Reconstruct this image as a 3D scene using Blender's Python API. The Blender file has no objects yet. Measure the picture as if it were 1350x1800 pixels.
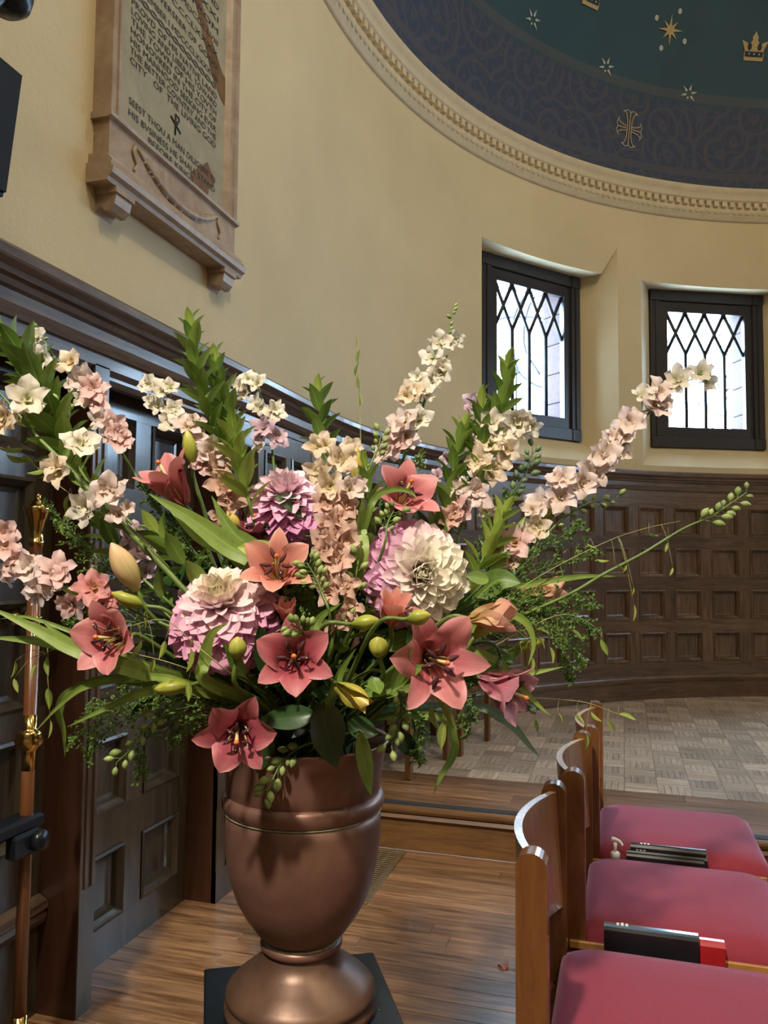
import bpy, math, random
from math import sin, cos, pi, radians, sqrt
from mathutils import Vector, Matrix
random.seed(7)
scene = bpy.context.scene
COL = scene.collection

# ---------------------------------------------------------------- camera
PSI, TH, RO, EYE, FPX = 0.2915, 0.0634, 0.0075, 1.33, 1400.0
CF = Vector((-sin(PSI)*cos(TH), cos(PSI)*cos(TH), sin(TH)))
_r = Vector((cos(PSI), sin(PSI), 0)); _u = _r.cross(CF)
CR = _r*cos(RO) + _u*sin(RO); CU = -_r*sin(RO) + _u*cos(RO)
CAM = Vector((0, 0, EYE))
cd = bpy.data.cameras.new('camera'); cam = bpy.data.objects.new('camera', cd); COL.objects.link(cam)
cd.sensor_fit = 'VERTICAL'; cd.sensor_height = 36.0; cd.lens = FPX/1800*36; cd.clip_start = 0.02; cd.clip_end = 200
mw = Matrix((CR, CU, -CF)).transposed().to_4x4(); mw.translation = CAM
cam.matrix_world = mw; scene.camera = cam

# ---------------------------------------------------------------- world, lights, exposure
w = bpy.data.worlds.new('world'); scene.world = w; w.use_nodes = True
bg = w.node_tree.nodes['Background']; bg.inputs[0].default_value = (0.50, 0.74, 1.0, 1); bg.inputs[1].default_value = 68.0
scene.view_settings.view_transform = 'Standard'; scene.view_settings.look = 'None'
scene.view_settings.exposure = -0.76; scene.view_settings.gamma = 1.0; scene.view_settings.use_curve_mapping = False

def area(name, loc, target, size, watts, col):
    l = bpy.data.lights.new(name, 'AREA'); l.shape = 'DISK'; l.size = size; l.energy = watts; l.color = col
    o = bpy.data.objects.new(name, l); COL.objects.link(o); o.location = loc
    o.rotation_euler = (Vector(target)-Vector(loc)).to_track_quat('-Z', 'Y').to_euler()
    return o
scene.cycles.max_bounces = 5; scene.cycles.diffuse_bounces = 3; scene.cycles.glossy_bounces = 2; scene.cycles.transmission_bounces = 3; scene.cycles.transparent_max_bounces = 6; scene.cycles.adaptive_threshold = 0.04
WARM = (1.0, 0.84, 0.58)
area('unseen_nave_lamp', (2.1, 0.4, 6.3), (-0.9, 2.4, 1.8), 0.20, 140, WARM)
area('unseen_nave_lamp', (1.6, -3.2, 6.6), (0.2, 2.5, 0.8), 0.7, 75, WARM)  # soft fill added for warm ambient light, an unseen source
area('unseen_nave_lamp', (4.6, -2.2, 6.6), (1.5, 4.5, 1.5), 0.7, 90, WARM)  # second unseen source, added as warm fill towards the apse
area('apse_fill_lamp', (2.5, 3.4, 7.4), (2.2, 5.4, 0.2), 0.6, 100, WARM)  # unseen fill added to light the apse
sl = bpy.data.lights.new('flower_spot', 'SPOT'); sl.energy = 2300; sl.color = (1.0, 0.90, 0.74); sl.spot_size = radians(26); sl.spot_blend = 0.7; sl.shadow_soft_size = 0.12
so = bpy.data.objects.new('flower_spot', sl); COL.objects.link(so); so.location = (-0.75, -1.7, 5.0)
so.rotation_euler = (Vector((-0.55, 1.45, 1.25))-Vector(so.location)).to_track_quat('-Z', 'Y').to_euler()

# ---------------------------------------------------------------- dimensions
XW, R, CX, CY = 1.533, 4.044, 2.511, 3.813
XD = 1.668                     # plane of the recessed doors
HS = 0.2035                    # platform height
STEP_Y = 3.63
DZ, DR = 4.655, 3.93           # dome springing and radius

# ---------------------------------------------------------------- material helpers
def nodes(name):
    m = bpy.data.materials.new(name); m.use_nodes = True
    nt = m.node_tree; b = nt.nodes['Principled BSDF']
    return m, nt, b
def N(nt, t, **kw):
    n = nt.nodes.new(t)
    for k, v in kw.items(): setattr(n, k, v)
    return n
def L(nt, a, b): nt.links.new(a, b)
def ramp(nt, stops):
    r = N(nt, 'ShaderNodeValToRGB'); cr = r.color_ramp
    while len(cr.elements) < len(stops): cr.elements.new(0.5)
    for e, (p, c) in zip(cr.elements, stops): e.position = p; e.color = (*c, 1)
    return r
def mixc(nt, a, b, f, mode='MIX'):
    m = N(nt, 'ShaderNodeMix', data_type='RGBA', blend_type=mode)
    for sock, v in ((m.inputs[0], f), (m.inputs[6], a), (m.inputs[7], b)):
        if hasattr(v, 'links'): L(nt, v, sock)
        elif isinstance(v, (int, float)): sock.default_value = v
        else: sock.default_value = (*v, 1)
    return m.outputs[2]
def math_(nt, op, a, b=0.0, c=None):
    m = N(nt, 'ShaderNodeMath', operation=op)
    for i, v in enumerate((a, b) if c is None else (a, b, c)):
        if hasattr(v, 'links'): L(nt, v, m.inputs[i])
        else: m.inputs[i].default_value = v
    return m.outputs[0]
def noise(nt, vec, scale, detail=4, rough=0.55, dist=0.0):
    n = N(nt, 'ShaderNodeTexNoise'); n.inputs['Scale'].default_value = scale
    n.inputs['Detail'].default_value = detail; n.inputs['Roughness'].default_value = rough; n.inputs['Distortion'].default_value = dist
    if vec is not None: L(nt, vec, n.inputs['Vector'])
    return n
def mapping(nt, scale=(1, 1, 1), coord='Object', add_random=False):
    tc = N(nt, 'ShaderNodeTexCoord'); mp = N(nt, 'ShaderNodeMapping'); mp.inputs['Scale'].default_value = scale
    L(nt, tc.outputs[coord], mp.inputs['Vector'])
    if add_random:
        oi = N(nt, 'ShaderNodeObjectInfo'); va = N(nt, 'ShaderNodeVectorMath', operation='MULTIPLY_ADD')
        cx = N(nt, 'ShaderNodeCombineXYZ'); L(nt, oi.outputs['Random'], cx.inputs[0]); L(nt, oi.outputs['Random'], cx.inputs[1]); L(nt, oi.outputs['Random'], cx.inputs[2])
        L(nt, cx.outputs[0], va.inputs[0]); va.inputs[1].default_value = (37, 53, 71); L(nt, mp.outputs[0], va.inputs[2])
        return va.outputs[0]
    return mp.outputs[0]
def bump(nt, b, h, strength=0.3, dist=0.01):
    n = N(nt, 'ShaderNodeBump'); n.inputs['Strength'].default_value = strength; n.inputs['Distance'].default_value = dist
    L(nt, h, n.inputs['Height']); L(nt, n.outputs[0], b.inputs['Normal'])
def plain(name, col, rough=0.5, metal=0.0, noise_amt=0.15, scale=30, coat=0.0, bmp=0.0):
    m, nt, b = nodes(name)
    v = mapping(nt); n = noise(nt, v, scale)
    d = tuple(c*(1-noise_amt) for c in col); e = tuple(min(1, c*(1+noise_amt)) for c in col)
    r = ramp(nt, [(0.3, d), (0.7, e)]); L(nt, n.outputs['Fac'], r.inputs[0]); L(nt, r.outputs[0], b.inputs['Base Color'])
    b.inputs['Roughness'].default_value = rough; b.inputs['Metallic'].default_value = metal
    b.inputs['Coat Weight'].default_value = coat; b.inputs['Coat Roughness'].default_value = 0.15
    if bmp: bump(nt, b, n.outputs['Fac'], bmp, 0.004)
    return m
def wood(name, dark, light, scale=(3, 30, 30), rough=0.35, vary=0.35, coat=0.3, bmp=0.08):
    m, nt, b = nodes(name)
    v = mapping(nt, scale, add_random=True)
    n = noise(nt, v, 1.0, 6, 0.62, 1.2); n2 = noise(nt, v, 5.0, 3, 0.6)
    f = math_(nt, 'ADD', math_(nt, 'MULTIPLY', n.outputs['Fac'], 0.75), math_(nt, 'MULTIPLY', n2.outputs['Fac'], 0.25))
    r = ramp(nt, [(0.36, dark), (0.52, tuple((a+c)/2 for a, c in zip(dark, light))), (0.66, light)]); L(nt, f, r.inputs[0])
    oi = N(nt, 'ShaderNodeObjectInfo'); hs = N(nt, 'ShaderNodeHueSaturation')
    L(nt, math_(nt, 'MULTIPLY_ADD', oi.outputs['Random'], vary, 1-vary*0.5), hs.inputs['Value']); L(nt, r.outputs[0], hs.inputs['Color'])
    L(nt, hs.outputs[0], b.inputs['Base Color'])
    b.inputs['Roughness'].default_value = rough; b.inputs['Coat Weight'].default_value = coat; b.inputs['Coat Roughness'].default_value = 0.12
    bump(nt, b, f, bmp, 0.003)
    return m
def leafy(name, c1, c2, rough=0.42, trans=0.25, rib=None):
    """green leaf: stripe along the midrib, random tint per object"""
    m, nt, b = nodes(name)
    tc = N(nt, 'ShaderNodeTexCoord'); sx = N(nt, 'ShaderNodeSeparateXYZ'); L(nt, tc.outputs['UV'], sx.inputs[0])
    oi = N(nt, 'ShaderNodeObjectInfo')
    n = noise(nt, tc.outputs['Object'], 60, 3)
    f = math_(nt, 'ADD', math_(nt, 'MULTIPLY', oi.outputs['Random'], 0.6), math_(nt, 'MULTIPLY', n.outputs['Fac'], 0.5))
    r = ramp(nt, [(0.2, c1), (0.85, c2)]); L(nt, f, r.inputs[0])
    col = r.outputs[0]
    d = math_(nt, 'ABSOLUTE', math_(nt, 'SUBTRACT', sx.outputs[0], 0.5))
    rr = ramp(nt, [(0.0, (1, 1, 1)), (0.07, (0, 0, 0))]); L(nt, d, rr.inputs[0])
    ribc = rib or tuple(min(1, x*1.5+0.02) for x in c2)
    col = mixc(nt, col, ribc, math_(nt, 'MULTIPLY', rr.outputs[0], 0.45))
    L(nt, col, b.inputs['Base Color']); b.inputs['Roughness'].default_value = rough
    wv = N(nt, 'ShaderNodeTexWave'); wv.inputs['Scale'].default_value = 14; L(nt, tc.outputs['UV'], wv.inputs['Vector']); bump(nt, b, wv.outputs['Fac'], 0.12, 0.002)
    tr = N(nt, 'ShaderNodeBsdfTranslucent'); L(nt, col, tr.inputs[0])
    mx = N(nt, 'ShaderNodeMixShader'); mx.inputs[0].default_value = trans
    L(nt, b.outputs[0], mx.inputs[1]); L(nt, tr.outputs[0], mx.inputs[2]); L(nt, mx.outputs[0], nt.nodes['Material Output'].inputs[0])
    return m
def petalmat(name, stops, edge, rough=0.5, trans=0.3, vein=0.8, spots=None, rib=None, use_objcol=False):
    m, nt, b = nodes(name)
    tc = N(nt, 'ShaderNodeTexCoord'); sx = N(nt, 'ShaderNodeSeparateXYZ'); L(nt, tc.outputs['UV'], sx.inputs[0])
    r = ramp(nt, stops); nn = noise(nt, tc.outputs['Object'], 40, 3)
    L(nt, math_(nt, 'ADD', sx.outputs[1], math_(nt, 'MULTIPLY', math_(nt, 'SUBTRACT', nn.outputs['Fac'], 0.5), 0.25)), r.inputs[0])
    col = r.outputs[0]
    d = math_(nt, 'ABSOLUTE', math_(nt, 'SUBTRACT', sx.outputs[0], 0.5))
    if use_objcol:
        oi = N(nt, 'ShaderNodeObjectInfo'); col = mixc(nt, col, oi.outputs['Color'], 1.0, 'MULTIPLY')
    er = ramp(nt, [(0.3, (0, 0, 0)), (0.5, (1, 1, 1))]); L(nt, d, er.inputs[0])
    if edge: col = mixc(nt, col, edge, math_(nt, 'MULTIPLY', er.outputs[0], 0.6))
    # fine veins along the petal
    mp = N(nt, 'ShaderNodeMapping'); mp.inputs['Scale'].default_value = (22, 1.2, 1); L(nt, tc.outputs['UV'], mp.inputs['Vector'])
    vn = noise(nt, mp.outputs[0], 1.0, 3); vr = ramp(nt, [(0.35, (0.80, 0.74, 0.76)), (0.62, (1.06, 1.05, 1.05))]); L(nt, vn.outputs['Fac'], vr.inputs[0])
    col = mixc(nt, col, vr.outputs[0], vein, 'MULTIPLY')
    if rib:
        rr = ramp(nt, [(0.0, (1, 1, 1)), (0.05, (0, 0, 0))]); L(nt, d, rr.inputs[0]); col = mixc(nt, col, rib, math_(nt, 'MULTIPLY', rr.outputs[0], 0.55))
    if spots:
        vo = N(nt, 'ShaderNodeTexVoronoi'); vo.inputs['Scale'].default_value = 1.0
        mp2 = N(nt, 'ShaderNodeMapping'); mp2.inputs['Scale'].default_value = (11, 26, 1); L(nt, tc.outputs['UV'], mp2.inputs['Vector']); L(nt, mp2.outputs[0], vo.inputs['Vector'])
        s1 = math_(nt, 'LESS_THAN', vo.outputs['Distance'], 0.20); s2 = math_(nt, 'LESS_THAN', sx.outputs[1], 0.42); s3 = math_(nt, 'LESS_THAN', d, 0.33)
        col = mixc(nt, col, spots, math_(nt, 'MULTIPLY', math_(nt, 'MULTIPLY', s1, s2), math_(nt, 'MULTIPLY', s3, 0.8)))
    L(nt, col, b.inputs['Base Color']); b.inputs['Roughness'].default_value = rough
    bump(nt, b, vn.outputs['Fac'], 0.10, 0.002)
    tr = N(nt, 'ShaderNodeBsdfTranslucent'); L(nt, col, tr.inputs[0])
    mx = N(nt, 'ShaderNodeMixShader'); mx.inputs[0].default_value = trans
    L(nt, b.outputs[0], mx.inputs[1]); L(nt, tr.outputs[0], mx.inputs[2]); L(nt, mx.outputs[0], nt.nodes['Material Output'].inputs[0])
    return m

# ---------------------------------------------------------------- materials
M = {}
def plaster():
    m, nt, b = nodes('cream_plaster'); v = mapping(nt)
    n = noise(nt, v, 1.3, 4); n2 = noise(nt, v, 70, 5, 0.6); n3 = noise(nt, v, 9, 4)
    r = ramp(nt, [(0.3, (0.56, 0.455, 0.275)), (0.7, (0.64, 0.525, 0.325))]); L(nt, n.outputs['Fac'], r.inputs[0]); L(nt, r.outputs[0], b.inputs['Base Color'])
    b.inputs['Roughness'].default_value = 0.75
    bump(nt, b, math_(nt, 'ADD', n2.outputs['Fac'], math_(nt, 'MULTIPLY', n3.outputs['Fac'], 1.2)), 0.32, 0.007); return m
M['plaster'] = plaster()
M['cornice'] = plain('cream_moulding', (0.60, 0.49, 0.32), 0.65, noise_amt=0.06, scale=12)
M['oak'] = wood('dark_oak', (0.060, 0.034, 0.021), (0.190, 0.112, 0.068), (22, 22, 2.2), 0.36, 0.5, 0.35)
M['oak_rail'] = wood('dark_oak_rail', (0.056, 0.032, 0.020), (0.165, 0.100, 0.062), (3, 3, 26), 0.32, 0.35, 0.4)
M['oak_gloss_grey'] = wood('gloss_greyed_oak', (0.030, 0.022, 0.014), (0.082, 0.062, 0.042), (20, 20, 2.2), 0.34, 0.35, 0.4)  # same oak, greyed and darkened: its gloss look is put into the colour
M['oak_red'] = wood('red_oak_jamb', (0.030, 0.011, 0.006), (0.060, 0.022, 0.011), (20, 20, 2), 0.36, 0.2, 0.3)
M['plank'] = wood('oak_plank', (0.11, 0.050, 0.022), (0.40, 0.225, 0.115), (2.2, 26, 8), 0.30, 0.45, 0.35)
M['riser'] = wood('oak_riser', (0.10, 0.045, 0.013), (0.22, 0.105, 0.034), (2, 20, 20), 0.5, 0.2, 0.05)
M['parquet_a'] = wood('parquet_oak', (0.36, 0.265, 0.195), (0.70, 0.570, 0.450), (4, 30, 5), 0.30, 0.55, 0.35)
M['parquet_b'] = wood('parquet_oak_cross', (0.36, 0.265, 0.195), (0.70, 0.570, 0.450), (30, 4, 5), 0.30, 0.55, 0.35)
M['black_strip'] = plain('black_grip_tape', (0.02, 0.022, 0.026), 0.75)
M['chairwood'] = wood('chestnut_varnish', (0.100, 0.036, 0.010), (0.180, 0.073, 0.022), (18, 18, 2.5), 0.27, 0.2, 0.6, 0.03)
M['chairback'] = wood('plywood_back', (0.150, 0.066, 0.028), (0.235, 0.112, 0.052), (14, 14, 2.5), 0.33, 0.15, 0.4, 0.03)
M['ply_edge'] = plain('plywood_edge', (0.42, 0.30, 0.20), 0.32, noise_amt=0.25, scale=120, coat=0.4)
M['honey'] = wood('honey_rail', (0.26, 0.115, 0.030), (0.42, 0.20, 0.062), (4, 30, 30), 0.30, 0.2, 0.5)
def fabric():
    m, nt, b = nodes('crimson_upholstery'); v = mapping(nt)
    n = noise(nt, v, 600, 2); n2 = noise(nt, v, 20, 3)
    r = ramp(nt, [(0.3, (0.15, 0.011, 0.022)), (0.7, (0.25, 0.022, 0.042))]); L(nt, n.outputs['Fac'], r.inputs[0]); 
    L(nt, mixc(nt, r.outputs[0], (0.9, 0.85, 0.9), math_(nt, 'MULTIPLY', n2.outputs['Fac'], 0.2), 'MULTIPLY'), b.inputs['Base Color'])
    b.inputs['Roughness'].default_value = 0.9; b.inputs['Sheen Weight'].default_value = 0.6; b.inputs['Sheen Tint'].default_value = (0.75, 0.45, 0.75, 1); b.inputs['Sheen Roughness'].default_value = 0.35
    bump(nt, b, n.outputs['Fac'], 0.25, 0.001); return m
M['fabric'] = fabric()
def coppermat(nm='aged_copper', k=(1, 1, 1)):
    m, nt, b = nodes(nm); v = mapping(nt, (1, 1, 1)); n = noise(nt, v, 7, 5, 0.6, 0.6); n2 = noise(nt, v, 45, 4)
    r = ramp(nt, [(p_, tuple(x*y for x, y in zip(c_, k))) for p_, c_ in ((0.3, (0.15, 0.074, 0.055)), (0.55, (0.23, 0.118, 0.088)), (0.75, (0.30, 0.160, 0.115)))]); L(nt, n.outputs['Fac'], r.inputs[0]); L(nt, r.outputs[0], b.inputs['Base Color'])
    b.inputs['Metallic'].default_value = 0.4
    L(nt, math_(nt, 'MULTIPLY_ADD', n2.outputs['Fac'], 0.2, 0.30), b.inputs['Roughness']); bump(nt, b, n.outputs['Fac'], 0.08, 0.01); return m
M['copper'] = coppermat(); M['copper_foot'] = coppermat('olive_copper', (0.62, 0.66, 0.58))
M['patina'] = plain('verdigris_line', (0.26, 0.25, 0.17), 0.6, 0.2, 0.4, 60)
M['brass'] = plain('polished_brass', (0.62, 0.40, 0.13), 0.16, 1.0, 0.1, 20)
M['bronze_grate'] = plain('dull_bronze', (0.26, 0.19, 0.11), 0.42, 0.6, 0.2, 40)
M['pole'] = wood('reddish_pole', (0.10, 0.032, 0.010), (0.20, 0.075, 0.024), (25, 25, 2), 0.28, 0.1, 0.6)
M['black'] = plain('black_paint', (0.010, 0.012, 0.016), 0.38, noise_amt=0.3)
M['black_slab'] = plain('black_slab', (0.006, 0.009, 0.013), 0.30, noise_amt=0.3, scale=40, bmp=0.05)
M['black_metal'] = plain('black_iron', (0.012, 0.014, 0.02), 0.28, 0.3)
M['speaker'] = plain('blue_black_grille', (0.003, 0.006, 0.013), 0.85)
def marble(name, c1, c2, c3):
    m, nt, b = nodes(name); v = mapping(nt); n = noise(nt, v, 5, 6, 0.6, 1.6); n2 = noise(nt, v, 22, 4, 0.6, 0.5)
    r = ramp(nt, [(0.30, c1), (0.50, c2), (0.68, c3)]); L(nt, math_(nt, 'ADD', math_(nt, 'MULTIPLY', n.outputs['Fac'], 0.7), math_(nt, 'MULTIPLY', n2.outputs['Fac'], 0.3)), r.inputs[0])
    L(nt, r.outputs[0], b.inputs['Base Color']); b.inputs['Roughness'].default_value = 0.45; bump(nt, b, n2.outputs['Fac'], 0.06, 0.003); return m
M['marble'] = marble('grey_green_marble', (0.27, 0.235, 0.155), (0.34, 0.30, 0.205), (0.40, 0.345, 0.235))
M['marble_pink'] = marble('rosy_marble', (0.25, 0.155, 0.10), (0.36, 0.26, 0.185), (0.46, 0.36, 0.26))
M['marble_brown'] = plain('brown_vein', (0.165, 0.085, 0.035), 0.45, noise_amt=0.3, scale=30)
M['ink'] = plain('engraved_black', (0.015, 0.013, 0.011), 0.6)
M['ornament'] = plain('engraved_ornament', (0.13, 0.11, 0.085), 0.6)
M['window_paint'] = plain('dark_window_paint', (0.030, 0.026, 0.030), 0.35, noise_amt=0.15)
M['lead'] = plain('lead_came', (0.03, 0.03, 0.035), 0.4, 0.4)
M['brownstone'] = plain('pink_brownstone', (0.055, 0.030, 0.030), 0.85, noise_amt=0.2, scale=25, bmp=0.3)
M['white_plastic'] = plain('white_plastic', (0.72, 0.72, 0.70), 0.35, noise_amt=0.02)
M['book_black'] = plain('black_book_cloth', (0.010, 0.011, 0.014), 0.30, noise_amt=0.3, scale=200, coat=1.0)
M['book_black'].node_tree.nodes['Principled BSDF'].inputs['Roughness'].default_value = 0.2
M['book_red'] = plain('red_book_cloth', (0.33, 0.012, 0.016), 0.35, noise_amt=0.1, coat=0.3)
M['book_page'] = plain('book_pages', (0.6, 0.55, 0.45), 0.8)
M['gilt'] = plain('silver_lettering', (0.7, 0.7, 0.66), 0.4)
M['gold_leaf'] = plain('gold_leaf', (0.42, 0.31, 0.145), 0.55, 0.0, 0.35, 90)
M['pale_paint'] = plain('pale_star_paint', (0.42, 0.42, 0.36), 0.7, noise_amt=0.25, scale=80)
M['dark_blue_paint'] = plain('dark_blue_paint', (0.010, 0.022, 0.036), 0.7)
def glass():
    m, nt, b = nodes('window_glass'); out = nt.nodes['Material Output']
    t = N(nt, 'ShaderNodeBsdfTransparent'); g = N(nt, 'ShaderNodeBsdfGlossy'); g.inputs['Roughness'].default_value = 0.05
    fr = N(nt, 'ShaderNodeFresnel'); mx = N(nt, 'ShaderNodeMixShader')
    L(nt, math_(nt, 'MULTIPLY', fr.outputs[0], 0.6), mx.inputs[0]); L(nt, t.outputs[0], mx.inputs[1]); L(nt, g.outputs[0], mx.inputs[2]); L(nt, mx.outputs[0], out.inputs[0]); return m
M['glass'] = glass()
def domemat():
    m, nt, b = nodes('painted_dome'); tc = N(nt, 'ShaderNodeTexCoord'); sx = N(nt, 'ShaderNodeSeparateXYZ'); L(nt, tc.outputs['Object'], sx.inputs[0])
    el = math_(nt, 'ARCSINE', math_(nt, 'DIVIDE', sx.outputs[2], DR)); az = math_(nt, 'ARCTAN2', sx.outputs[1], sx.outputs[0])
    cb = N(nt, 'ShaderNodeCombineXYZ'); L(nt, math_(nt, 'MULTIPLY', az, DR), cb.inputs[0]); L(nt, math_(nt, 'MULTIPLY', el, DR), cb.inputs[1])
    nb = noise(nt, cb.outputs[0], 2.2, 4)
    base = ramp(nt, [(0.3, (0.020, 0.052, 0.074)), (0.7, (0.026, 0.066, 0.090))]); L(nt, nb.outputs['Fac'], base.inputs[0])
    # painted scrollwork band: rings around scattered centres, broken by noise
    nd = noise(nt, cb.outputs[0], 3.0, 2); ds = N(nt, 'ShaderNodeVectorMath', operation='MULTIPLY_ADD'); L(nt, nd.outputs['Color'], ds.inputs[0]); ds.inputs[1].default_value = (0.12, 0.12, 0); L(nt, cb.outputs[0], ds.inputs[2])
    vo = N(nt, 'ShaderNodeTexVoronoi'); vo.voronoi_dimensions = '2D'; vo.inputs['Scale'].default_value = 2.3; L(nt, ds.outputs[0], vo.inputs['Vector'])
    s = math_(nt, 'SINE', math_(nt, 'MULTIPLY', vo.outputs['Distance'], 24.0))
    vo2 = N(nt, 'ShaderNodeTexVoronoi'); vo2.voronoi_dimensions = '2D'; vo2.inputs['Scale'].default_value = 5.5; L(nt, ds.outputs[0], vo2.inputs['Vector'])
    s2 = math_(nt, 'SINE', math_(nt, 'MULTIPLY', vo2.outputs['Distance'], 17.0))
    sm = math_(nt, 'MAXIMUM', s, math_(nt, 'MULTIPLY', s2, 0.8))
    sr = ramp(nt, [(0.35, (0, 0, 0)), (0.85, (1, 1, 1))]); L(nt, sm, sr.inputs[0])
    band = ramp(nt, [(0.0, (1, 1, 1)), (0.165, (1, 1, 1)), (0.185, (0, 0, 0))]); L(nt, el, band.inputs[0])
    line = math_(nt, 'LESS_THAN', math_(nt, 'ABSOLUTE', math_(nt, 'SUBTRACT', el, 0.19)), 0.010)
    line2 = math_(nt, 'LESS_THAN', math_(nt, 'ABSOLUTE', math_(nt, 'SUBTRACT', el, 0.024)), 0.008)
    f = math_(nt, 'MAXIMUM', math_(nt, 'MULTIPLY', sr.outputs[0], band.outputs[0]), math_(nt, 'MAXIMUM', line, line2))
    b2 = mixc(nt, base.outputs[0], (0.034, 0.046, 0.086), band.outputs[0])
    col = mixc(nt, b2, (0.10, 0.085, 0.085), math_(nt, 'MULTIPLY', f, 0.42))
    L(nt, col, b.inputs['Base Color']); b.inputs['Roughness'].default_value = 0.7; return m
M['dome'] = domemat()

LILY_SPOT = (0.10, 0.008, 0.015)
M['lily_rose'] = petalmat('lily_rose', [(0, (0.16, 0.018, 0.035)), (0.25, (0.30, 0.036, 0.065)), (0.65, (0.46, 0.090, 0.125)), (1, (0.60, 0.20, 0.22))], (0.70, 0.30, 0.31), spots=LILY_SPOT, rib=(0.50, 0.10, 0.09))
M['lily_pink'] = petalmat('lily_pink', [(0, (0.34, 0.06, 0.07)), (0.25, (0.50, 0.095, 0.125)), (0.65, (0.62, 0.18, 0.205)), (1, (0.72, 0.30, 0.30))], (0.78, 0.40, 0.39), spots=LILY_SPOT, rib=(0.66, 0.18, 0.16))
M['lily_salmon'] = petalmat('lily_salmon', [(0, (0.50, 0.16, 0.06)), (0.3, (0.66, 0.20, 0.14)), (0.7, (0.70, 0.26, 0.22)), (1, (0.76, 0.36, 0.28))], (0.82, 0.50, 0.38), spots=LILY_SPOT, rib=(0.7, 0.3, 0.14))
M['lily_mauve'] = petalmat('lily_mauve', [(0, (0.30, 0.06, 0.10)), (0.4, (0.46, 0.13, 0.19)), (1, (0.62, 0.28, 0.34))], (0.70, 0.42, 0.44), spots=LILY_SPOT, rib=(0.45, 0.12, 0.16))
M['lily_shaded'] = petalmat('lily_shaded', [(0, (0.12, 0.015, 0.03)), (0.5, (0.22, 0.035, 0.06)), (1, (0.30, 0.08, 0.10))], (0.34, 0.12, 0.13), rib=(0.2, 0.03, 0.05))  # purple-red darkened, with the shade under the top dahlia put into it
M['lily_peach'] = petalmat('lily_peach', [(0, (0.46, 0.40, 0.10)), (0.3, (0.70, 0.50, 0.24)), (0.7, (0.72, 0.42, 0.30)), (1, (0.72, 0.30, 0.26))], (0.70, 0.40, 0.32), rib=(0.52, 0.46, 0.12))
M['bud_green'] = petalmat('lily_bud_green', [(0, (0.20, 0.27, 0.03)), (0.5, (0.36, 0.40, 0.055)), (1, (0.50, 0.48, 0.09))], (0.22, 0.27, 0.03), trans=0.12, rough=0.4)
M['bud_yellow'] = petalmat('lily_bud_yellow', [(0, (0.30, 0.33, 0.05)), (0.5, (0.56, 0.48, 0.09)), (1, (0.66, 0.50, 0.14))], (0.34, 0.33, 0.05), trans=0.12, rough=0.4)
M['bud_peach'] = petalmat('lily_bud_peach', [(0, (0.42, 0.40, 0.10)), (0.5, (0.66, 0.52, 0.24)), (1, (0.72, 0.46, 0.26))], (0.70, 0.38, 0.28), trans=0.15, rough=0.45)
M['anther'] = plain('maroon_anther', (0.050, 0.006, 0.012), 0.7, noise_amt=0.3, scale=300)
M['anther_orange'] = plain('orange_stigma', (0.60, 0.16, 0.03), 0.5)
M['filament'] = plain('pale_filament', (0.55, 0.48, 0.22), 0.5)
def fl(name, a, b_, c): return petalmat(name, [(0, a), (0.35, b_), (1, c)], None, trans=0.35, rough=0.55)
M['fl_white'] = fl('larkspur_white', (0.50, 0.55, 0.22), (0.80, 0.76, 0.60), (0.85, 0.80, 0.72))
M['fl_cream'] = fl('larkspur_cream', (0.52, 0.50, 0.18), (0.82, 0.68, 0.46), (0.84, 0.72, 0.60))
M['fl_blush'] = fl('larkspur_blush', (0.55, 0.50, 0.22), (0.80, 0.64, 0.56), (0.82, 0.71, 0.70))
M['fl_pink'] = fl('larkspur_pink', (0.58, 0.42, 0.20), (0.76, 0.48, 0.44), (0.80, 0.62, 0.61))
M['fl_peach'] = fl('larkspur_peach', (0.55, 0.36, 0.16), (0.68, 0.42, 0.32), (0.74, 0.53, 0.44))
M['fl_rose'] = fl('larkspur_rose', (0.60, 0.42, 0.18), (0.72, 0.28, 0.27), (0.74, 0.36, 0.36))
M['fl_lilac'] = fl('larkspur_lilac', (0.42, 0.34, 0.28), (0.62, 0.42, 0.50), (0.72, 0.58, 0.66))
M['dahlia'] = petalmat('dahlia_petal', [(0, (0.85, 0.60, 0.70)), (0.5, (0.95, 0.88, 0.92)), (1, (1, 1, 1))], None, trans=0.30, rough=0.6, use_objcol=True, vein=0.25)
M['leaf_mid'] = leafy('leaf_mid_green', (0.075, 0.15, 0.022), (0.23, 0.34, 0.06))
M['leaf_light'] = leafy('leaf_light_green', (0.16, 0.26, 0.035), (0.36, 0.45, 0.085))
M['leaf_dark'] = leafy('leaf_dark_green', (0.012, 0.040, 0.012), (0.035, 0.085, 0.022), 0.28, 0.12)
M['blade'] = leafy('grass_blade', (0.12, 0.20, 0.03), (0.26, 0.36, 0.075))
M['blade_blue'] = leafy('blue_grey_blade', (0.09, 0.16, 0.09), (0.20, 0.29, 0.19))
M['stem'] = plain('green_stem', (0.10, 0.16, 0.030), 0.45, noise_amt=0.3, scale=40)
M['stem_dark'] = plain('dark_green_stem', (0.035, 0.080, 0.022), 0.5, noise_amt=0.3, scale=40)
M['straw'] = plain('straw_stem', (0.26, 0.26, 0.09), 0.55, noise_amt=0.2, scale=40)
M['pod'] = leafy('oat_spikelet', (0.20, 0.28, 0.045), (0.40, 0.46, 0.11), 0.5, 0.3)
M['smallbud'] = leafy('larkspur_bud', (0.17, 0.25, 0.07), (0.34, 0.42, 0.14), 0.5, 0.15)
M['smallbud_dark'] = leafy('larkspur_bud_dark', (0.055, 0.11, 0.05), (0.13, 0.21, 0.09), 0.5, 0.12)
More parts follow.
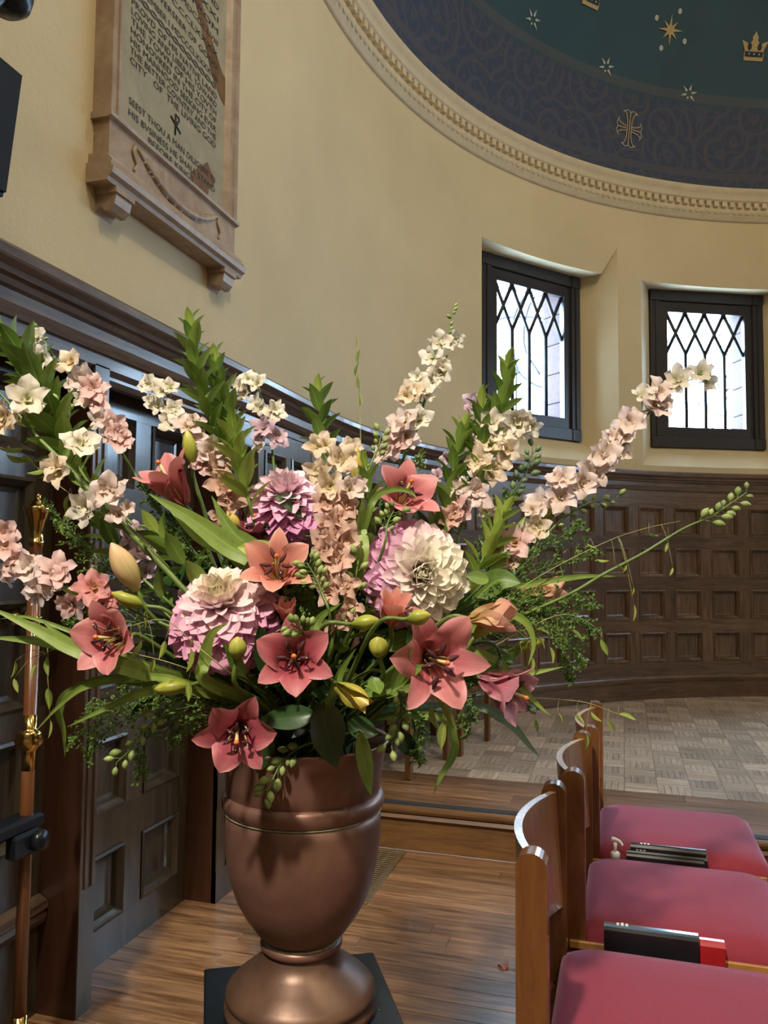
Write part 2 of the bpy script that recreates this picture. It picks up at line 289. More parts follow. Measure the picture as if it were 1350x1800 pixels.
M['feather'] = leafy('feathery_green', (0.06, 0.13, 0.02), (0.17, 0.27, 0.05), 0.55, 0.25)

# ---------------------------------------------------------------- object helpers
def mk(name, verts, faces, mat, smooth=False, uvs=None):
    me = bpy.data.meshes.new(name); me.from_pydata([tuple(v) for v in verts], [], faces)
    if mat is not None: me.materials.append(M[mat] if isinstance(mat, str) else mat)
    if smooth: me.polygons.foreach_set('use_smooth', [True]*len(me.polygons))
    if uvs is not None:
        ul = me.uv_layers.new(name='UVMap')
        for lp in me.loops: ul.data[lp.index].uv = uvs[lp.vertex_index]
    me.update(); return me
def put(name, me, parent=None, mat4=None):
    o = bpy.data.objects.new(name, me); COL.objects.link(o)
    if parent is not None: o.parent = parent
    if mat4 is not None: o.matrix_local = mat4
    return o
def tag(o, label, cat=None, group=None, kind=None):
    o['label'] = label
    if cat: o['category'] = cat
    if group: o['group'] = group
    if kind: o['kind'] = kind
    return o
def empty(name, loc=(0, 0, 0), label=None, cat=None, group=None, kind=None):
    o = bpy.data.objects.new(name, None); COL.objects.link(o); o.location = loc; o.empty_display_size = 0.05
    if label: tag(o, label, cat, group, kind)
    return o
def structure(o, label): o['kind'] = 'structure'; o['label'] = label; return o

class B:
    """collects boxes / quads in world space into one mesh"""
    def __init__(s): s.v = []; s.f = []
    def box(s, a, b, bev=0.0):
        x0, y0, z0 = a; x1, y1, z1 = b; i = len(s.v)
        if not bev:
            s.v += [(x0, y0, z0), (x1, y0, z0), (x1, y1, z0), (x0, y1, z0), (x0, y0, z1), (x1, y0, z1), (x1, y1, z1), (x0, y1, z1)]
            s.f += [[i+k for k in q] for q in ((3, 2, 1, 0), (4, 5, 6, 7), (0, 1, 5, 4), (1, 2, 6, 5), (2, 3, 7, 6), (3, 0, 4, 7))]
        else:
            e = bev
            rings = [(z0, e), (z0+e, 0), (z1-e, 0), (z1, e)]
            for z, k in rings: s.v += [(x0+k, y0+k, z), (x1-k, y0+k, z), (x1-k, y1-k, z), (x0+k, y1-k, z)]
            s.f.append([i+3, i+2, i+1, i])
            for r in range(3):
                for k in range(4): s.f.append([i+r*4+k, i+r*4+(k+1) % 4, i+r*4+4+(k+1) % 4, i+r*4+4+k])
            s.f.append([i+12, i+13, i+14, i+15])
        return s
    def prism(s, poly, axis, a, b):
        """poly of 2D points extruded along axis (0,1,2) from a to b"""
        def P(p, h):
            q = list(p); q.insert(axis, h); return tuple(q)
        i = len(s.v); n = len(poly)
        s.v += [P(p, a) for p in poly] + [P(p, b) for p in poly]
        s.f.append([i+k for k in range(n)][::-1]); s.f.append([i+n+k for k in range(n)])
        for k in range(n): s.f.append([i+k, i+(k+1) % n, i+n+(k+1) % n, i+n+k])
        return s
    def put(s, name, mat, parent=None, smooth=False):
        return put(name, mk(name, s.v, s.f, mat, smooth), parent)

def lathe_mesh(name, prof, mat, n=48, c=(0, 0, 0)):
    v = []; f = []; uv = []
    for j, (r, z) in enumerate(prof):
        for k in range(n):
            a = 2*pi*k/n; v.append((c[0]+r*cos(a), c[1]+r*sin(a), c[2]+z)); uv.append((k/n, j/max(1, len(prof)-1)))
    for j in range(len(prof)-1):
        for k in range(n): f.append([j*n+k, j*n+(k+1) % n, (j+1)*n+(k+1) % n, (j+1)*n+k])
    if prof[0][0] > 1e-5: f.append([k for k in range(n)][::-1])
    if prof[-1][0] > 1e-5: f.append([(len(prof)-1)*n+k for k in range(n)])
    return mk(name, v, f, mat, True, uv)
def smooth_path(pts, n=8):
    """Catmull-Rom through the points"""
    P = [Vector(p) for p in pts]
    if len(P) < 3: return P if len(P) < 2 else [P[0].lerp(P[1], k/n) for k in range(n+1)]
    Q = [P[0]*2-P[1]] + P + [P[-1]*2-P[-2]]; out = []
    for i in range(1, len(Q)-2):
        a, b, c, d = Q[i-1:i+3]
        for k in range(n):
            t = k/n; out.append(0.5*((2*b)+(c-a)*t+(2*a-5*b+4*c-d)*t*t+(3*b-a-3*c+d)*t**3))
    out.append(P[-1]); return out
def tube_mesh(name, pts, rad, mat, n=6, org=Vector((0, 0, 0))):
    v = []; f = []; uv = []; m = len(pts)
    up = Vector((0.31, 0.2, 0.93)).normalized()
    for i, p in enumerate(pts):
        t = (pts[min(i+1, m-1)]-pts[max(i-1, 0)]); t = t.normalized() if t.length > 1e-9 else Vector((0, 0, 1))
        s = t.cross(up); s = s.normalized() if s.length > 1e-3 else Vector((1, 0, 0)); u = s.cross(t)
        r = rad(i/(m-1)) if callable(rad) else rad
        for k in range(n):
            a = 2*pi*k/n; v.append(p-org+s*(r*cos(a))+u*(r*sin(a))); uv.append((k/n, i/(m-1)))
    for i in range(m-1):
        for k in range(n): f.append([i*n+k, i*n+(k+1) % n, (i+1)*n+(k+1) % n, (i+1)*n+k])
    f.append([k for k in range(n)][::-1]); f.append([(m-1)*n+k for k in range(n)])
    return mk(name, v, f, mat, True, uv)

# ---------------------------------------------------------------- wall coordinates: s along the wall, z up, d out into the room
def W(s, z, d=0.0):
    if s <= CY: return (-XW+d, s, z)
    if s >= CY+pi*R: return (CX+R-d, CY-(s-CY-pi*R), z)
    a = pi-(s-CY)/R; return (CX+(R-d)*cos(a), CY+(R-d)*sin(a), z)
def srange(s0, s1, step=0.12):
    pts = [s0]; n = max(1, int(math.ceil((s1-s0)/step)))
    if s0 >= CY: pts = [s0+(s1-s0)*k/n for k in range(n+1)]
    elif s1 <= CY: pts = [s0, s1]
    else:
        n = max(1, int(math.ceil((s1-CY)/step))); pts = [s0]+[CY+(s1-CY)*k/n for k in range(n+1)]
    return pts
def sweep(name, prof, s0, s1, mat, parent=None, smooth=False):
    S = srange(s0, s1); n = len(prof); v = []; f = []
    for s in S: v += [W(s, z, d) for d, z in prof]
    for i in range(len(S)-1):
        for k in range(n-1): f.append([i*n+k, (i+1)*n+k, (i+1)*n+k+1, i*n+k+1])
    f.append([k for k in range(n)]); f.append([(len(S)-1)*n+k for k in range(n)][::-1])
    return put(name, mk(name, v, f, mat, smooth), parent)
def panel_mesh(name, s0, s1, z0, z1, mat, dback=-0.032, base=0.0):
    rings = [(0.0, base+0.003), (0.010, base+0.007), (0.016, base+0.000), (0.026, base-0.010), (0.032, base+dback+0.004), (0.046, base+dback)]
    v = []; f = []
    for e, d in rings: v += [W(s0+e, z0+e, d), W(s1-e, z0+e, d), W(s1-e, z1-e, d), W(s0+e, z1-e, d)]
    for r in range(len(rings)-1):
        for k in range(4): f.append([r*4+k, r*4+(k+1) % 4, r*4+4+(k+1) % 4, r*4+4+k])
    i = (len(rings)-1)*4; f.append([i, i+1, i+2, i+3])
    return mk(name, v, f, mat)

# ================================================================= SETTING
# ---- plaster walls
def apse_wall():
    A = [139.4, 114.6, 89.8, 65.0, 40.2]
    v = []; f = []
    step = 0.4; angs = set()
    a = 180.0
    while a > -0.001: angs.add(round(a, 3)); a -= step*2
    for c in A:
        for off in (10.7, 8.3): angs.update([round(c+off, 3), round(c-off, 3)])
    angs = sorted(angs, reverse=True)
    def P(a, z, r=R): return (CX+r*cos(radians(a)), CY+r*sin(radians(a)), z)
    def quad(*p): i = len(v); v.extend(p); f.append([i+k for k in range(len(p))])
    def top(a, c):
        o = c-a
        return 3.79 if o <= 8.3 else 3.79+(o-8.3)/(10.7-8.3)*0.26
    for a0, a1 in zip(angs, angs[1:]):
        mid = (a0+a1)/2; c = next((c for c in A if abs(mid-c) < 10.7), None)
        if c is None: quad(P(a0, 2.05), P(a1, 2.05), P(a1, 4.70), P(a0, 4.70))
        else:
            quad(P(a0, 2.05), P(a1, 2.05), P(a1, 2.18), P(a0, 2.18))
            quad(P(a0, top(a0, c)), P(a1, top(a1, c)), P(a1, 4.70), P(a0, 4.70))
    for c in A:
        ca = radians(c); n = Vector((cos(ca), sin(ca), 0)); t = Vector((-sin(ca), cos(ca), 0)); o = Vector((CX, CY, 0))+n*(R+0.2)
        def Q(h, z): p = o+t*h; return (p.x, p.y, z)
        hw = 0.547
        for sg in (1, -1):
            e, e2 = c+sg*10.7, c+sg*8.3
            zt_ = 3.79 if sg > 0 else 4.05
            q = [P(e, 2.18), P(e, zt_), Q(sg*hw, 3.81), Q(sg*hw, 2.375)]; quad(*(q if sg > 0 else q[::-1]))
            if sg < 0: quad(P(e, 4.05), P(e2, 3.79), Q(sg*hw, 3.81))
        k = 10; ss = [c+10.7-21.4*i/k for i in range(k+1)]
        for i in range(k): quad(P(ss[i], 2.18), P(ss[i+1], 2.18), Q(hw-2*hw*(i+1)/k, 2.375), Q(hw-2*hw*i/k, 2.375))
        ss = [c+10.7-19.0*i/k for i in range(k+1)]
        for i in range(k): quad(P(ss[i], 3.79), P(ss[i+1], 3.79), Q(hw-2*hw*(i+1)/k, 3.81), Q(hw-2*hw*i/k, 3.81))
    me = mk('wall_apse', v, f, 'plaster')
    o = put('wall_apse', me); structure(o, 'cream plaster curved apse wall with splayed window openings'); return A
WIN = apse_wall()
b = B(); b.box((-XW-0.45, -7, 2.02), (-XW, CY+0.02, 4.7)); structure(b.put('wall_left', 'plaster'), 'cream textured plaster wall above the dark panelling')
b = B(); b.box((CX+R, -7, 0), (CX+R+0.4, 3.9, 4.7)); structure(b.put('wall_right', 'plaster'), 'cream plaster nave wall out of frame')
b = B(); b.box((-XW-0.45, -7.4, 0), (CX+R+0.4, -7, 9)); structure(b.put('wall_back', 'plaster'), 'cream plaster wall behind the viewer')
# ---- dome and vault
def dome():
    v = []; f = []; na, ne = 72, 26
    for j in range(ne+1):
        e = (pi/2)*j/ne
        for i in range(na+1):
            a = pi*i/na; v.append((DR*cos(e)*cos(a), DR*cos(e)*sin(a), DR*sin(e)))
    for j in range(ne):
        for i in range(na): f.append([j*(na+1)+i, j*(na+1)+i+1, (j+1)*(na+1)+i+1, (j+1)*(na+1)+i])
    o = put('ceiling_dome', mk('ceiling_dome', v, f, 'dome', True)); o.location = (CX, CY, DZ)
    structure(o, 'dark teal painted half dome with scrollwork band'); return o
DOME = dome()
def vault():
    v = []; f = []; n = 40
    for y in (-7.2, CY):
        for i in range(n+1):
            a = pi*i/n; v.append((CX+R*cos(a), y, DZ+R*sin(a)))
    for i in range(n): f.append([i, i+1, n+1+i+1, n+1+i])
    structure(put('ceiling', mk('ceiling', v, f, 'plaster', True)), 'cream barrel vault over the nave')
vault()
# painted emblems on the dome
def on_dome(az, el, x, y, rot=0.0, k=0.998):
    """x (left-right as seen from below), y (up) in metres on the dome at az/el"""
    x, y = x*cos(rot)-y*sin(rot), x*sin(rot)+y*cos(rot)
    e = radians(el)+y/DR; a = radians(az)-x/(DR*cos(radians(el)))
    return (DR*k*cos(e)*cos(a), DR*k*cos(e)*sin(a), DR*k*sin(e))
def decal(name, az, el, poly, mat, rot=0.0, k=0.998, centre=True):
    p = ([(0, 0)] if centre else [])+list(poly); n = len(poly)
    v = [on_dome(az, el, x, y, rot, k) for x, y in p]
    f = [[0, 1+i, 1+(i+1) % n] for i in range(n)] if centre else [list(range(n))]
    o = put(name, mk(name, v, f, mat), DOME); return o
def star(n, r1, r2, ph=0.0):
    return [((r1 if k % 2 == 0 else r2)*sin(pi*k/n+ph), (r1 if k % 2 == 0 else r2)*cos(pi*k/n+ph)) for k in range(2*n)]
def star8(az, el, k=1.0):
    pts = [((0.125 if i % 4 == 0 else 0.095) if i % 2 == 0 else 0.033, i) for i in range(16)]
    poly = [(k*r*sin(pi*i/8), k*r*cos(pi*i/8)) for r, i in pts]
    tag(decal('painted_star', az, el, poly, 'gold_leaf', 0.08), 'gold eight-pointed star painted on the dome')
    for i in range(4):
        a = pi/4+i*pi/2; cx, cy = 0.165*sin(a-0.4)*k, 0.165*cos(a-0.4)*k
        decal('painted_dot', az, el, [(cx+0.02*sin(q*pi/4), cy+0.024*cos(q*pi/4)) for q in range(8)], 'pale_paint', centre=False)
def star6(az, el):
    for i in range(6):
        a = pi/3*i+0.25; l = 0.085 if i != 3 else 0.05
        decal('painted_star_ray', az, el, [(0.022*sin(a), 0.022*cos(a)), (0.036*sin(a-0.32), 0.036*cos(a-0.32)), (l*sin(a), l*cos(a)), (0.036*sin(a+0.32), 0.036*cos(a+0.32))], 'pale_paint', centre=False)
def crown(az, el):
    body = [(-0.085, -0.10), (0.085, -0.10), (0.09, -0.05), (0.085, -0.02), (0.12, 0.06), (0.075, 0.045), (0.06, 0.02), (0.03, 0.055), (0.018, 0.07), (0.028, 0.085), (0.0, 0.135), (-0.028, 0.085), (-0.018, 0.07), (-0.03, 0.055), (-0.06, 0.02), (-0.075, 0.045), (-0.12, 0.06), (-0.085, -0.02), (-0.09, -0.05)]
    tag(decal('painted_crown', az, el, body, 'gold_leaf'), 'gold crown painted on the dome')
    decal('crown_band', az, el, [(-0.08, -0.068), (0.08, -0.068), (0.082, -0.028), (-0.082, -0.028)], 'dark_blue_paint', k=0.9968, centre=False)
    for sx in (-1, 1):
        decal('crown_gap', az, el, [(sx*0.045+0.02*sin(q*pi/4), 0.012+0.03*cos(q*pi/4)) for q in range(8)], 'dark_blue_paint', k=0.9968, centre=False)
    for x in (-0.045, 0, 0.045): decal('crown_jewel', az, el, [(x+0.008*sin(q*pi/3), -0.048+0.008*cos(q*pi/3)) for q in range(6)], 'pale_paint', k=0.9958, centre=False)
star8(123.8, 18.0); crown(111.4, 17.3); crown(136.6, 18.9); crown(86.5, 17.3); star8(98.8, 18.0); star8(148.8, 18.0)
for az, el in ((145.1, 13.1), (132.6, 11.9), (119.9, 11.2), (107.3, 11.6), (94.8, 11.6)): star6(az, el)
def cross(az, el):
    def strip(pts, wd, mat='pale_paint'):
        n = len(pts); v = []; f = []
        for i, p in enumerate(pts):
            q0 = Vector(pts[max(0, i-1)]); q1 = Vector(pts[min(n-1, i+1)]); t = (q1-q0).normalized(); s = Vector((-t.y, t.x))*wd
            v += [on_dome(az, el, p[0]+s.x, p[1]+s.y, -0.05, 0.998), on_dome(az, el, p[0]-s.x, p[1]-s.y, -0.05, 0.998)]
        for i in range(n-1): f.append([2*i, 2*i+1, 2*i+3, 2*i+2])
        put('cross_stroke', mk('cross_stroke', v, f, mat), DOME)
    for o in (-0.022, 0, 0.022):
        k = o/0.022
        strip([(k*0.062, 0.145), (k*0.035, 0.11), (o, 0.06), (o, -0.06), (k*0.035, -0.11), (k*0.062, -0.145)], 0.0042, 'gold_leaf')
        for s in (-1, 1): strip([(s*0.115, k*0.05), (s*0.085, k*0.03), (s*0.03, o*0.8)], 0.004, 'gold_leaf')
    for s in (-1, 1):
        strip([(-0.075, s*0.13), (-0.03, s*0.155), (0, s*0.14), (0.03, s*0.155), (0.075, s*0.13)], 0.003)
        strip([(s*0.11, -0.075), (s*0.13, -0.03), (s*0.118, 0), (s*0.13, 0.03), (s*0.11, 0.075)], 0.003)
cross(128.3, 5.5); cross(103.5, 5.5)

# ---- dome cornice with dentils
SE = CY+pi*R
TC = empty('trim_1', (0, 0, 0)); structure(TC, 'cream plaster cornice with dentils at the foot of the dome')
sweep('moulding', [(0, 4.395), (0.014, 4.395), (0.016, 4.412), (0.022, 4.416), (0.024, 4.432), (0.032, 4.436), (0.032, 4.444), (0.04, 4.452), (0.052, 4.475), (0.053, 4.49), (0.045, 4.495), (0.045, 4.545), (0.085, 4.55), (0.088, 4.562), (0.09, 4.60), (0.097, 4.605), (0.106, 4.625), (0.114, 4.635), (0.116, 4.655), (0.0, 4.70)], -7, SE, 'cornice', TC, True)
for k in range(int(pi*R/0.0755)):
    s = CY+0.03+k*0.0755; v = [W(s+ds, z, d) for z in (4.499, 4.543) for ds, d in ((0, 0.045), (0.044, 0.045), (0.044, 0.078), (0, 0.078))]
    put('dentil', mk('dentil', v, [[3, 2, 1, 0], [4, 5, 6, 7], [0, 1, 5, 4], [1, 2, 6, 5], [2, 3, 7, 6], [3, 0, 4, 7]], 'cornice'), TC)
v = []; f = []
for k in range(int(pi*R/0.06)):     # egg band under the dentils
    s = CY+0.03+k*0.06; i = len(v)
    for q in range(8): v.append(W(s+0.022*sin(q*pi/4), 4.463+0.017*cos(q*pi/4), 0.046+0.004*cos(q*pi/4)))
    v.append(W(s, 4.463, 0.062))
    for q in range(8): f.append([i+q, i+(q+1) % 8, i+8])
o = put('egg_band', mk('egg_band', v, f, 'cornice', True), TC); o['kind'] = 'stuff'

# ---- panelling of the apse and of the straight wall
PC = CY+radians(180-114.2)*R; PITCH = 0.3545; PW = 0.127
AW = empty('trim_2', (0, 0, 0)); structure(AW, 'dark oak apse panelling of small square panels')
ROWS = [(0.510, 0.759), (0.866, 1.115), (1.222, 1.471), (1.573, 1.822)]
cols = [PC+PITCH*k for k in range(-14, 25) if CY+0.12 < PC+PITCH*k < SE-0.12]
for c in cols:
    for z0, z1 in ROWS: put('panel', panel_mesh('panel', c-PW, c+PW, z0, z1, 'oak'), AW)
edges = [CY-0.02]+[c-PITCH/2 for c in cols]+[SE]
zr = [0.385]+[z for r in ROWS for z in r]+[1.965]
for k in range(0, len(zr), 2): sweep('rail', [(-0.02, zr[k]-0.001), (0, zr[k]), (0, zr[k+1]), (-0.02, zr[k+1]+0.001)], CY-0.02, SE, 'oak_rail', AW)
for i, c in enumerate(cols):
    a, e = c+PW, c+PITCH-PW
    sweep('stile', [(-0.02, 0.39), (-0.0012, 0.39), (-0.0012, 1.96), (-0.02, 1.96)], a, e, 'oak', AW)
    if i == 0: sweep('stile', [(-0.02, 0.39), (-0.0012, 0.39), (-0.0012, 1.96), (-0.02, 1.96)], CY, c-PW, 'oak', AW)
sweep('base_moulding', [(0, 0.40), (0.018, 0.398), (0.03, 0.385), (0.034, 0.37), (0.024, 0.36), (0.022, 0.335), (0.0, 0.33)][::-1], CY-0.18, SE, 'oak_rail', AW, True)
sweep('base_board', [(0, 0.15), (0.02, 0.15), (0.02, 0.336), (0.0, 0.338)], CY-0.18, SE, 'oak_rail', AW)
CAP = [(0, 1.962), (0.014, 1.964), (0.02, 1.975), (0.026, 1.992), (0.018, 1.998), (0.018, 2.03), (0.032, 2.036), (0.04, 2.05), (0.055, 2.056), (0.06, 2.07), (0.076, 2.084), (0.08, 2.09), (0.08, 2.112), (0.072, 2.122), (-0.02, 2.126)]
sweep('cap_moulding', CAP, -7, SE, 'oak_rail', AW)

v = []; f = []
for k in range(73):
    a = pi*k/72; v += [(CX+(R+0.12)*cos(a), CY+(R+0.12)*sin(a), 0), (CX+(R+0.12)*cos(a), CY+(R+0.12)*sin(a), 2.1)]
for k in range(72): f.append([2*k, 2*k+2, 2*k+3, 2*k+1])
put('backing', mk('backing', v, f, 'oak_gloss_grey'), AW)
# straight left wall: stiles, lintel, recessed doors
LW = empty('trim_3', (0, 0, 0)); structure(LW, 'dark oak panelling of the straight wall beside the doors')
DOORS = [(2.11, 2.868), (1.10, 2.04)]
b = B(); b.box((-XW-0.25, -7, 1.925), (-XW, CY, 1.965)); b.put('lintel', 'oak_rail', LW)
for y0, y1 in DOORS:
    b = B(); b.prism([(-XW-0.06, 1.885), (-XW-0.03, 1.885), (-XW-0.018, 1.90), (-XW-0.018, 1.91), (-XW-0.004, 1.925), (-XW-0.06, 1.925)], 1, y0, y1)
    b.put('lintel_moulding', 'oak_rail', LW)
b = B(); b.box((-XW-0.42, -7, 0), (-XW-0.26, CY+0.1, 2.05)); b.put('backing', 'oak_gloss_grey', LW)
# fluted pilaster between the doors
pf = [(-XW-0.25, 2.04), (-XW, 2.04), (-XW, 2.052), (-XW-0.006, 2.054), (-XW-0.006, 2.062), (-XW, 2.064), (-XW, 2.078), (-XW-0.006, 2.080), (-XW-0.006, 2.094), (-XW, 2.096), (-XW, 2.11), (-XW-0.25, 2.11)]
b = B(); b.prism(pf, 2, 0.36, 1.78); b.put('fluted_pilaster', 'oak', LW)
b = B(); b.box((-XW-0.25, 2.04, 0), (-XW, 2.11, 0.36)); b.put('pilaster_foot', 'oak_gloss_grey', LW)
b = B(); b.box((-XW-0.25, 2.04, 1.78), (-XW, 2.11, 1.93)); b.put('pilaster_head', 'oak_gloss_grey', LW)
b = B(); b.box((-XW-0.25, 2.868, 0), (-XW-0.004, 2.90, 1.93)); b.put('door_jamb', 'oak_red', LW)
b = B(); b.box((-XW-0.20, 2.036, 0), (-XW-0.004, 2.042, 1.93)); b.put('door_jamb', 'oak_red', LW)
b = B(); b.box((-XW-0.25, -7, 0), (-XW, 1.10, 1.93)); b.put('panelling_board', 'oak_gloss_grey', LW)
# panelling between the far door and the apse
c2 = [3.06+0.3*k for k in range(3)]
zl = [(0.12, 0.36), (0.49, 0.735), (0.865, 1.11), (1.235, 1.48), (1.585, 1.83)]
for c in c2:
    for z0, z1 in zl: put('panel', panel_mesh('panel', c-0.115, c+0.115, z0, z1, 'oak_gloss_grey'), LW)
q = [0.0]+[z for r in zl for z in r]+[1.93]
for k in range(0, len(q), 2): sweep('rail', [(-0.02, q[k]), (0, q[k]), (0, q[k+1]), (-0.02, q[k+1])], 2.868, CY-0.01, 'oak_gloss_grey', LW)
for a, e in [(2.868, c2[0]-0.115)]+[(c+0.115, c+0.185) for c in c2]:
    sweep('stile', [(-0.02, 0.0), (-0.0012, 0.0), (-0.0012, 1.93), (-0.02, 1.93)], a, e, 'oak_gloss_grey', LW)
# doors in their recesses
def door(name, label, y0, y1, columns, rows, base_z):
    d = empty(name, (-XD, (y0+y1)/2, 0)); structure(d, label)
    off = -(XD-XW); inv = Vector((XD, -(y0+y1)/2, 0))
    def part(n, me): 
        o = put(n, me, d); o.location = inv; return o
    bb = B(); bb.box((-XD-0.06, y0, 0), (-XD-0.034, y1, 1.93)); part('door_leaf', mk('door_leaf', bb.v, bb.f, 'oak_gloss_grey'))
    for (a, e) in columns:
        for z0, z1 in rows: part('panel', panel_mesh('panel', a, e, z0, z1, 'oak_gloss_grey', -0.03, off))
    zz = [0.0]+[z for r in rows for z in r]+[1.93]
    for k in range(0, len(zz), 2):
        bb = B(); bb.box((-XD-0.034, y0, zz[k]), (-XD, y1, zz[k+1])); part('rail', mk('rail', bb.v, bb.f, 'oak_gloss_grey'))
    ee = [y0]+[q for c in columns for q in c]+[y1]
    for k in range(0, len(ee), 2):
        bb = B(); bb.box((-XD-0.034, ee[k], 0.001), (-XD-0.0012, ee[k+1], 1.929)); part('stile', mk('stile', bb.v, bb.f, 'oak_gloss_grey'))
    return d, inv
d1, i1 = door('door_1', 'dark oak panelled door recessed beside the copper urn', 2.11, 2.868, [(2.215, 2.455), (2.56, 2.805)], zl, 0)
d2, i2 = door('door_2', 'dark oak panelled door behind the wooden pole', 1.10, 2.04, [(1.25, 1.50), (1.60, 1.955)], [(0.50, 0.815), (0.895, 1.215), (1.285, 1.57), (1.64, 1.86)], 0)
o = put('ledge_moulding', (lambda bb: mk('ledge_moulding', bb.v, bb.f, 'oak_rail'))(B().prism([(-XD, 0.26), (-XD+0.02, 0.265), (-XD+0.03, 0.285), (-XD+0.024, 0.30), (-XD+0.034, 0.31), (-XD+0.03, 0.33), (-XD, 0.345)], 1, 1.10, 2.034)), d2); o.location = i2
kn = lathe_mesh('door_knob', [(0.0, 0), (0.026, 0), (0.028, 0.004), (0.012, 0.010), (0.010, 0.03), (0.022, 0.036), (0.027, 0.05), (0.02, 0.062), (0.0, 0.066)], 'brass', 20)
o = put('door_knob', kn, d2); o.matrix_local = Matrix.Translation(i2+Vector((-XD, 1.90, 1.165))) @ Matrix.Rotation(pi/2, 4, 'Y'); o['label'] = 'round brass door knob'

# ---- windows
def window(i, ang):
    ca = radians(ang); n = Vector((cos(ca), sin(ca), 0)); t = Vector((sin(ca), -cos(ca), 0)); o = Vector((CX, CY, 0))+n*(R+0.2)
    root = empty('window_%d' % i, (o.x, o.y, 2.375)); structure(root, ['left dark framed lattice window, behind the tallest larkspur', 'right dark framed lattice window, behind the long blush larkspur', 'third lattice window, past the right edge', 'fourth lattice window, past the right edge', 'fifth lattice window, past the right edge'][i-1])
    bas = Matrix(((t.x, n.x, 0, o.x), (t.y, n.y, 0, o.y), (0, 0, 1, 0), (0, 0, 0, 1)))   # local x along the wall, y outward, z up
    rl = Matrix.Translation((-o.x, -o.y, -2.375)) @ bas
    def part(nm, me): return put(nm, me, root, rl)
    def bx(nm, a, c, mat='window_paint', bev=0.004):
        q = B(); q.box(a, c, bev); return part(nm, mk(nm, q.v, q.f, mat))
    hw, z0, z1, cw = 0.547, 2.375, 3.81, 0.10
    for sx in (-1, 1):
        x0, x1 = sorted((sx*hw, sx*(hw-cw))); bx('casing_board', (x0, -0.03, z0+cw), (x1, 0.05, z1-cw))
        x0, x1 = sorted((sx*(hw-cw), sx*0.375)); bx('sash_stile', (x0, -0.008, z0+cw), (x1, 0.045, z1-cw))
        x0, x1 = sorted((sx*(hw-0.045), sx*(hw-0.06))); bx('casing_bead', (x0, -0.04, z0+cw), (x1, -0.028, z1-cw))
        for zz in (z0, z1-cw):
            x0, x1 = sorted((sx*hw, sx*(hw-cw))); bx('corner_block', (x0, -0.038, zz), (x1, 0.05, zz+cw))
    bx('casing_board', (-hw+cw, -0.03, z0), (hw-cw, 0.05, z0+cw)); bx('casing_board', (-hw+cw, -0.03, z1-cw), (hw-cw, 0.05, z1))
    bx('sash_rail', (-0.375, -0.008, z0+cw), (0.375, 0.045, 2.565)); bx('sash_rail', (-0.375, -0.008, 3.615), (0.375, 0.045, z1-cw))
    part('glass_pane', mk('glass_pane', [(-0.38, 0.028, 2.56), (0.38, 0.028, 2.56), (0.38, 0.028, 3.62), (-0.38, 0.028, 3.62)], [[0, 1, 2, 3]], 'glass'))
    wcol = 0.75/4; zf = 3.24
    def bar(nm, p, q):
        p = Vector((p[0], 0.022, p[1])); q = Vector((q[0], 0.022, q[1])); part(nm, tube_mesh(nm, [p, q], 0.016, 'lead', 6))
    for k in (-1, 0, 1): bar('glazing_bar', (k*wcol, 2.56), (k*wcol, zf))
    for k in range(4):
        xa, xb = -0.375+k*wcol, -0.375+(k+1)*wcol; bar('lattice_bar', (xa, zf), (xb, 3.62)); bar('lattice_bar', (xb, zf), (xa, 3.62))
    # masonry of the outer reveal
    for sx in (-1, 1):
        for k in range(5):
            x0, x1 = sorted((sx*0.43, sx*0.64)); bx('stone_block', (x0, 0.06, 2.47+k*0.26), (x1, 0.32, 2.47+k*0.26+0.254), 'brownstone', 0.006)
    bx('stone_sill', (-0.62, 0.06, 2.38), (0.62, 0.32, 2.465), 'brownstone', 0.006); bx('stone_lintel', (-0.62, 0.06, 3.78), (0.62, 0.32, 3.95), 'brownstone', 0.006)
    bx('stone_lintel', (-0.40, 0.06, 3.70), (0.40, 0.32, 3.778), 'brownstone', 0.006)
    pl = bpy.data.lights.new('daylight_portal', 'AREA'); pl.shape = 'RECTANGLE'; pl.size = 0.76; pl.size_y = 1.06; pl.cycles.is_portal = True
    po = bpy.data.objects.new('daylight_portal', pl); COL.objects.link(po); c = o+n*0.06; po.location = (c.x, c.y, 3.09); po.rotation_euler = (-n).to_track_quat('-Z', 'Z').to_euler()
for i, a in enumerate(WIN): window(i+1, a)
# seal the wall thickness behind the plaster around the windows
for k in range(len(WIN)+1):
    a0 = (WIN[k-1]-8.2) if k else 181; a1 = (WIN[k]+8.2) if k < len(WIN) else -1
    v = []; f = []; m = 8
    for j in range(m+1):
        a = radians(a0+(a1-a0)*j/m); v += [(CX+(R+0.27)*cos(a), CY+(R+0.27)*sin(a), 0), (CX+(R+0.27)*cos(a), CY+(R+0.27)*sin(a), 4.9)]
    for j in range(m): f.append([2*j, 2*j+2, 2*j+3, 2*j+1])
    structure(put('wall_outer', mk('wall_outer', v, f, 'brownstone')), 'outer masonry between the apse windows')
for a in WIN:
    for z0, z1 in ((0, 2.46), (3.76, 4.9)):
        v = []
        for q in (a+8.3, a-8.3):
            q = radians(q); v += [(CX+(R+0.275)*cos(q), CY+(R+0.275)*sin(q), z0), (CX+(R+0.275)*cos(q), CY+(R+0.275)*sin(q), z1)]
        structure(put('wall_outer', mk('wall_outer', v, [[0, 2, 3, 1]], 'brownstone')), 'outer masonry above and below the apse windows')

